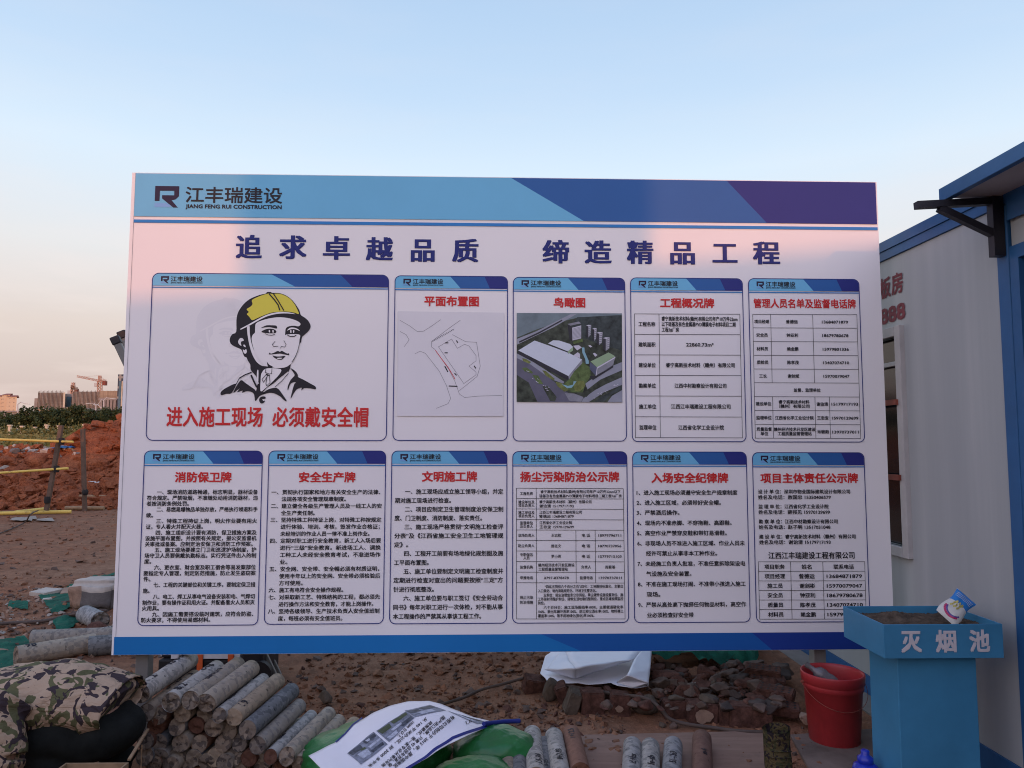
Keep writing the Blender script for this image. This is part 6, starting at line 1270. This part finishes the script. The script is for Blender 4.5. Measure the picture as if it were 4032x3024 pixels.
a = MB(); block(a, 465, 640, 1474, 265, 25, 0, 0, oo); a.build('wall', M['office'], off_); a = MB(); block(a, 469, 478, 1499, 264.9, .12, 0, 0, oo); a.build('window_strip', M['glassblue'], off_); a = MB(); block(a, 479.5, 484, 1500, 264.6, .39, 0, 0, oo); a.build('lit_fin', M['pillar'], off_)
ro_ = Vector((at(30,1700,600).x, 600, 0)); res = thing('apartment_block', ro_, 'orange-lit apartment tower with red roofs at the far left', 'building')
for x0, x1, t_, Y in ((-40,9,1561,604),(9.2,40,1555,600),(27,66.5,1562,594)):
    a = MB(); zt = block(a, x0, x1, t_, Y, 18, 0, 0, ro_); w_ = a.build('wall', M['res'], res)
    A_, B_ = at(x0-1, t_, Y)-ro_, at(x1+1, t_, Y)-ro_; cxm = (A_.x+B_.x)/2; a = MB(); a.add([(A_.x,A_.y-.6,zt+.02),(B_.x,A_.y-.6,zt+.02),(B_.x-10,A_.y+18,zt+.02),(A_.x-10,A_.y+18,zt+.02),(cxm-4.5,A_.y+7,zt+1.6),(cxm+.5,A_.y+7,zt+1.6)], [(0,1,5,4),(1,2,5),(2,3,4,5),(3,0,4),(0,3,2,1)]); a.build('roof', M['roof_red'], w_)
for (x0, x1, t_, Y, m_, lab) in ((-60,135,1622,200,'slab','low grey shed roofline behind the left trees'),(138,176,1612,220,'res','pinkish low building left of the netted block'),(176,300,1614,210,'scaf_tan','low tan site building before the netted block'),(250,300,1608,190,'pillar','small cream hut among the tree tops')):
    b_o = Vector((at((x0+x1)/2,1700,Y).x, Y, 0)); t = thing('low_building', b_o, lab, 'building'); a = MB(); zt = block(a, x0, x1, t_, Y, 12, 0, 0, b_o); a.build('wall', M[m_], t); a = MB(); A_, B_ = at(x0-1,t_,Y)-b_o, at(x1+1,t_,Y)-b_o; a.box((A_.x,-.3,zt+.005),(B_.x,12.3,zt+.35)); a.build('roof', M['slab'], t)
# tower cranes
def lattice(mb, p, q, w_, n, r):
    p, q = Vector(p), Vector(q); d = (q-p).normalized(); s = d.cross(Vector((0,1,0))).normalized() if abs(d.y) < .9 else Vector((1,0,0)); u = s.cross(d).normalized(); cs = [s*w_/2+u*w_/2, s*w_/2-u*w_/2, -s*w_/2-u*w_/2, -s*w_/2+u*w_/2]
    for c in cs: mb.bar(p+c, q+c, r)
    for i in range(n):
        a, b = p+(q-p)*(i/n), p+(q-p)*((i+1)/n)
        for k in range(4): mb.bar(a+cs[k], b+cs[(k+1)%4], r*.7)
def crane(px, py_base, Y, jib, cj, apex, lab):
    o = Vector((at(px, 1700, Y).x, Y, 0)); t = thing('tower_crane', o, lab, 'crane'); R_ = lambda a, b, dy=0: at(a, b, Y+dy)-o
    top = R_(px, py_base); m_ = MB(); lattice(m_, (0,0,0), top, 1.8, 22, .3); m_.build('mast', M['crane'], t)
    m_ = MB(); lattice(m_, top, R_(px, apex), 1.1, 4, .25); m_.build('apex', M['crane'], t)
    m_ = MB(); lattice(m_, top, R_(*jib), 1.0, 16, .24); m_.build('jib', M['crane'], t); m_ = MB(); m_.bar(R_(px, apex), top+(R_(*jib)-top)*.7+Vector((0,0,.7)), .12); m_.bar(R_(px, apex), R_(*cj), .12); m_.build('tie', M['crane'], t)
    m_ = MB(); lattice(m_, top, R_(*cj), 1.0, 5, .25); m_.build('counter_jib', M['crane'], t); e = R_(*cj); m_ = MB(); m_.box(e-Vector((1,1,2.6)), e+Vector((.6,1,-.2))); m_.build('counterweight', M['rust'], t)
    m_ = MB(); c = top+Vector((-1.9,0,-2.2)); m_.box(c-Vector((.8,.8,1.1)), c+Vector((.8,.8,1.1))); m_.build('cab', M['pvc'], t)
crane(393, 1500, 420, (306,1482,24), (415,1499,-6), 1479, 'orange tower crane with a long jib above the netted block')
crane(289, 1530, 410, (283,1521,-40), (303,1529,14), 1506, 'orange tower crane seen end-on above the dark gap of the netted block')
# street lamps
def lampost(px, py0, Y, arms, lab):
    o = Vector((at(px, 1700, Y).x, Y, height((px-CX)/FOC*Y, Y))); t = thing('street_lamp', o, lab, 'street lamp'); R_ = lambda a, b: at(a, b, Y)-o
    m_ = MB(); m_.tube([(0,0,0), R_(px, py0)], [.13,.09], 8); m_.build('pole', M['lamp'], t)
    for ax_, ay in arms:
        e = R_(ax_, ay); s = R_(px, py0); m_ = MB(); m_.tube([s, s+(e-s)*.35+Vector((0,0,.35)), e], [.07,.07,.05], 6); m_.build('arm', M['lamp'], t); d = .8 if ax_ > px else -.8; m_ = MB(); m_.bar(e-Vector((.1*d,0,0)), e+Vector((d,0,-.05)), .26, .12); m_.build('lamp_head', M['pvc'], t)
lampost(408, 1577, 130, [(438,1569),(386,1592)], 'tallest street lamp with two curved arms, nearest the board')
lampost(377, 1600, 128, [(358,1588),(398,1605)], 'street lamp with low curved arms left of the tallest one')
lampost(70, 1592, 132, [(100,1590)], 'slender street lamp beside the apartment tower')
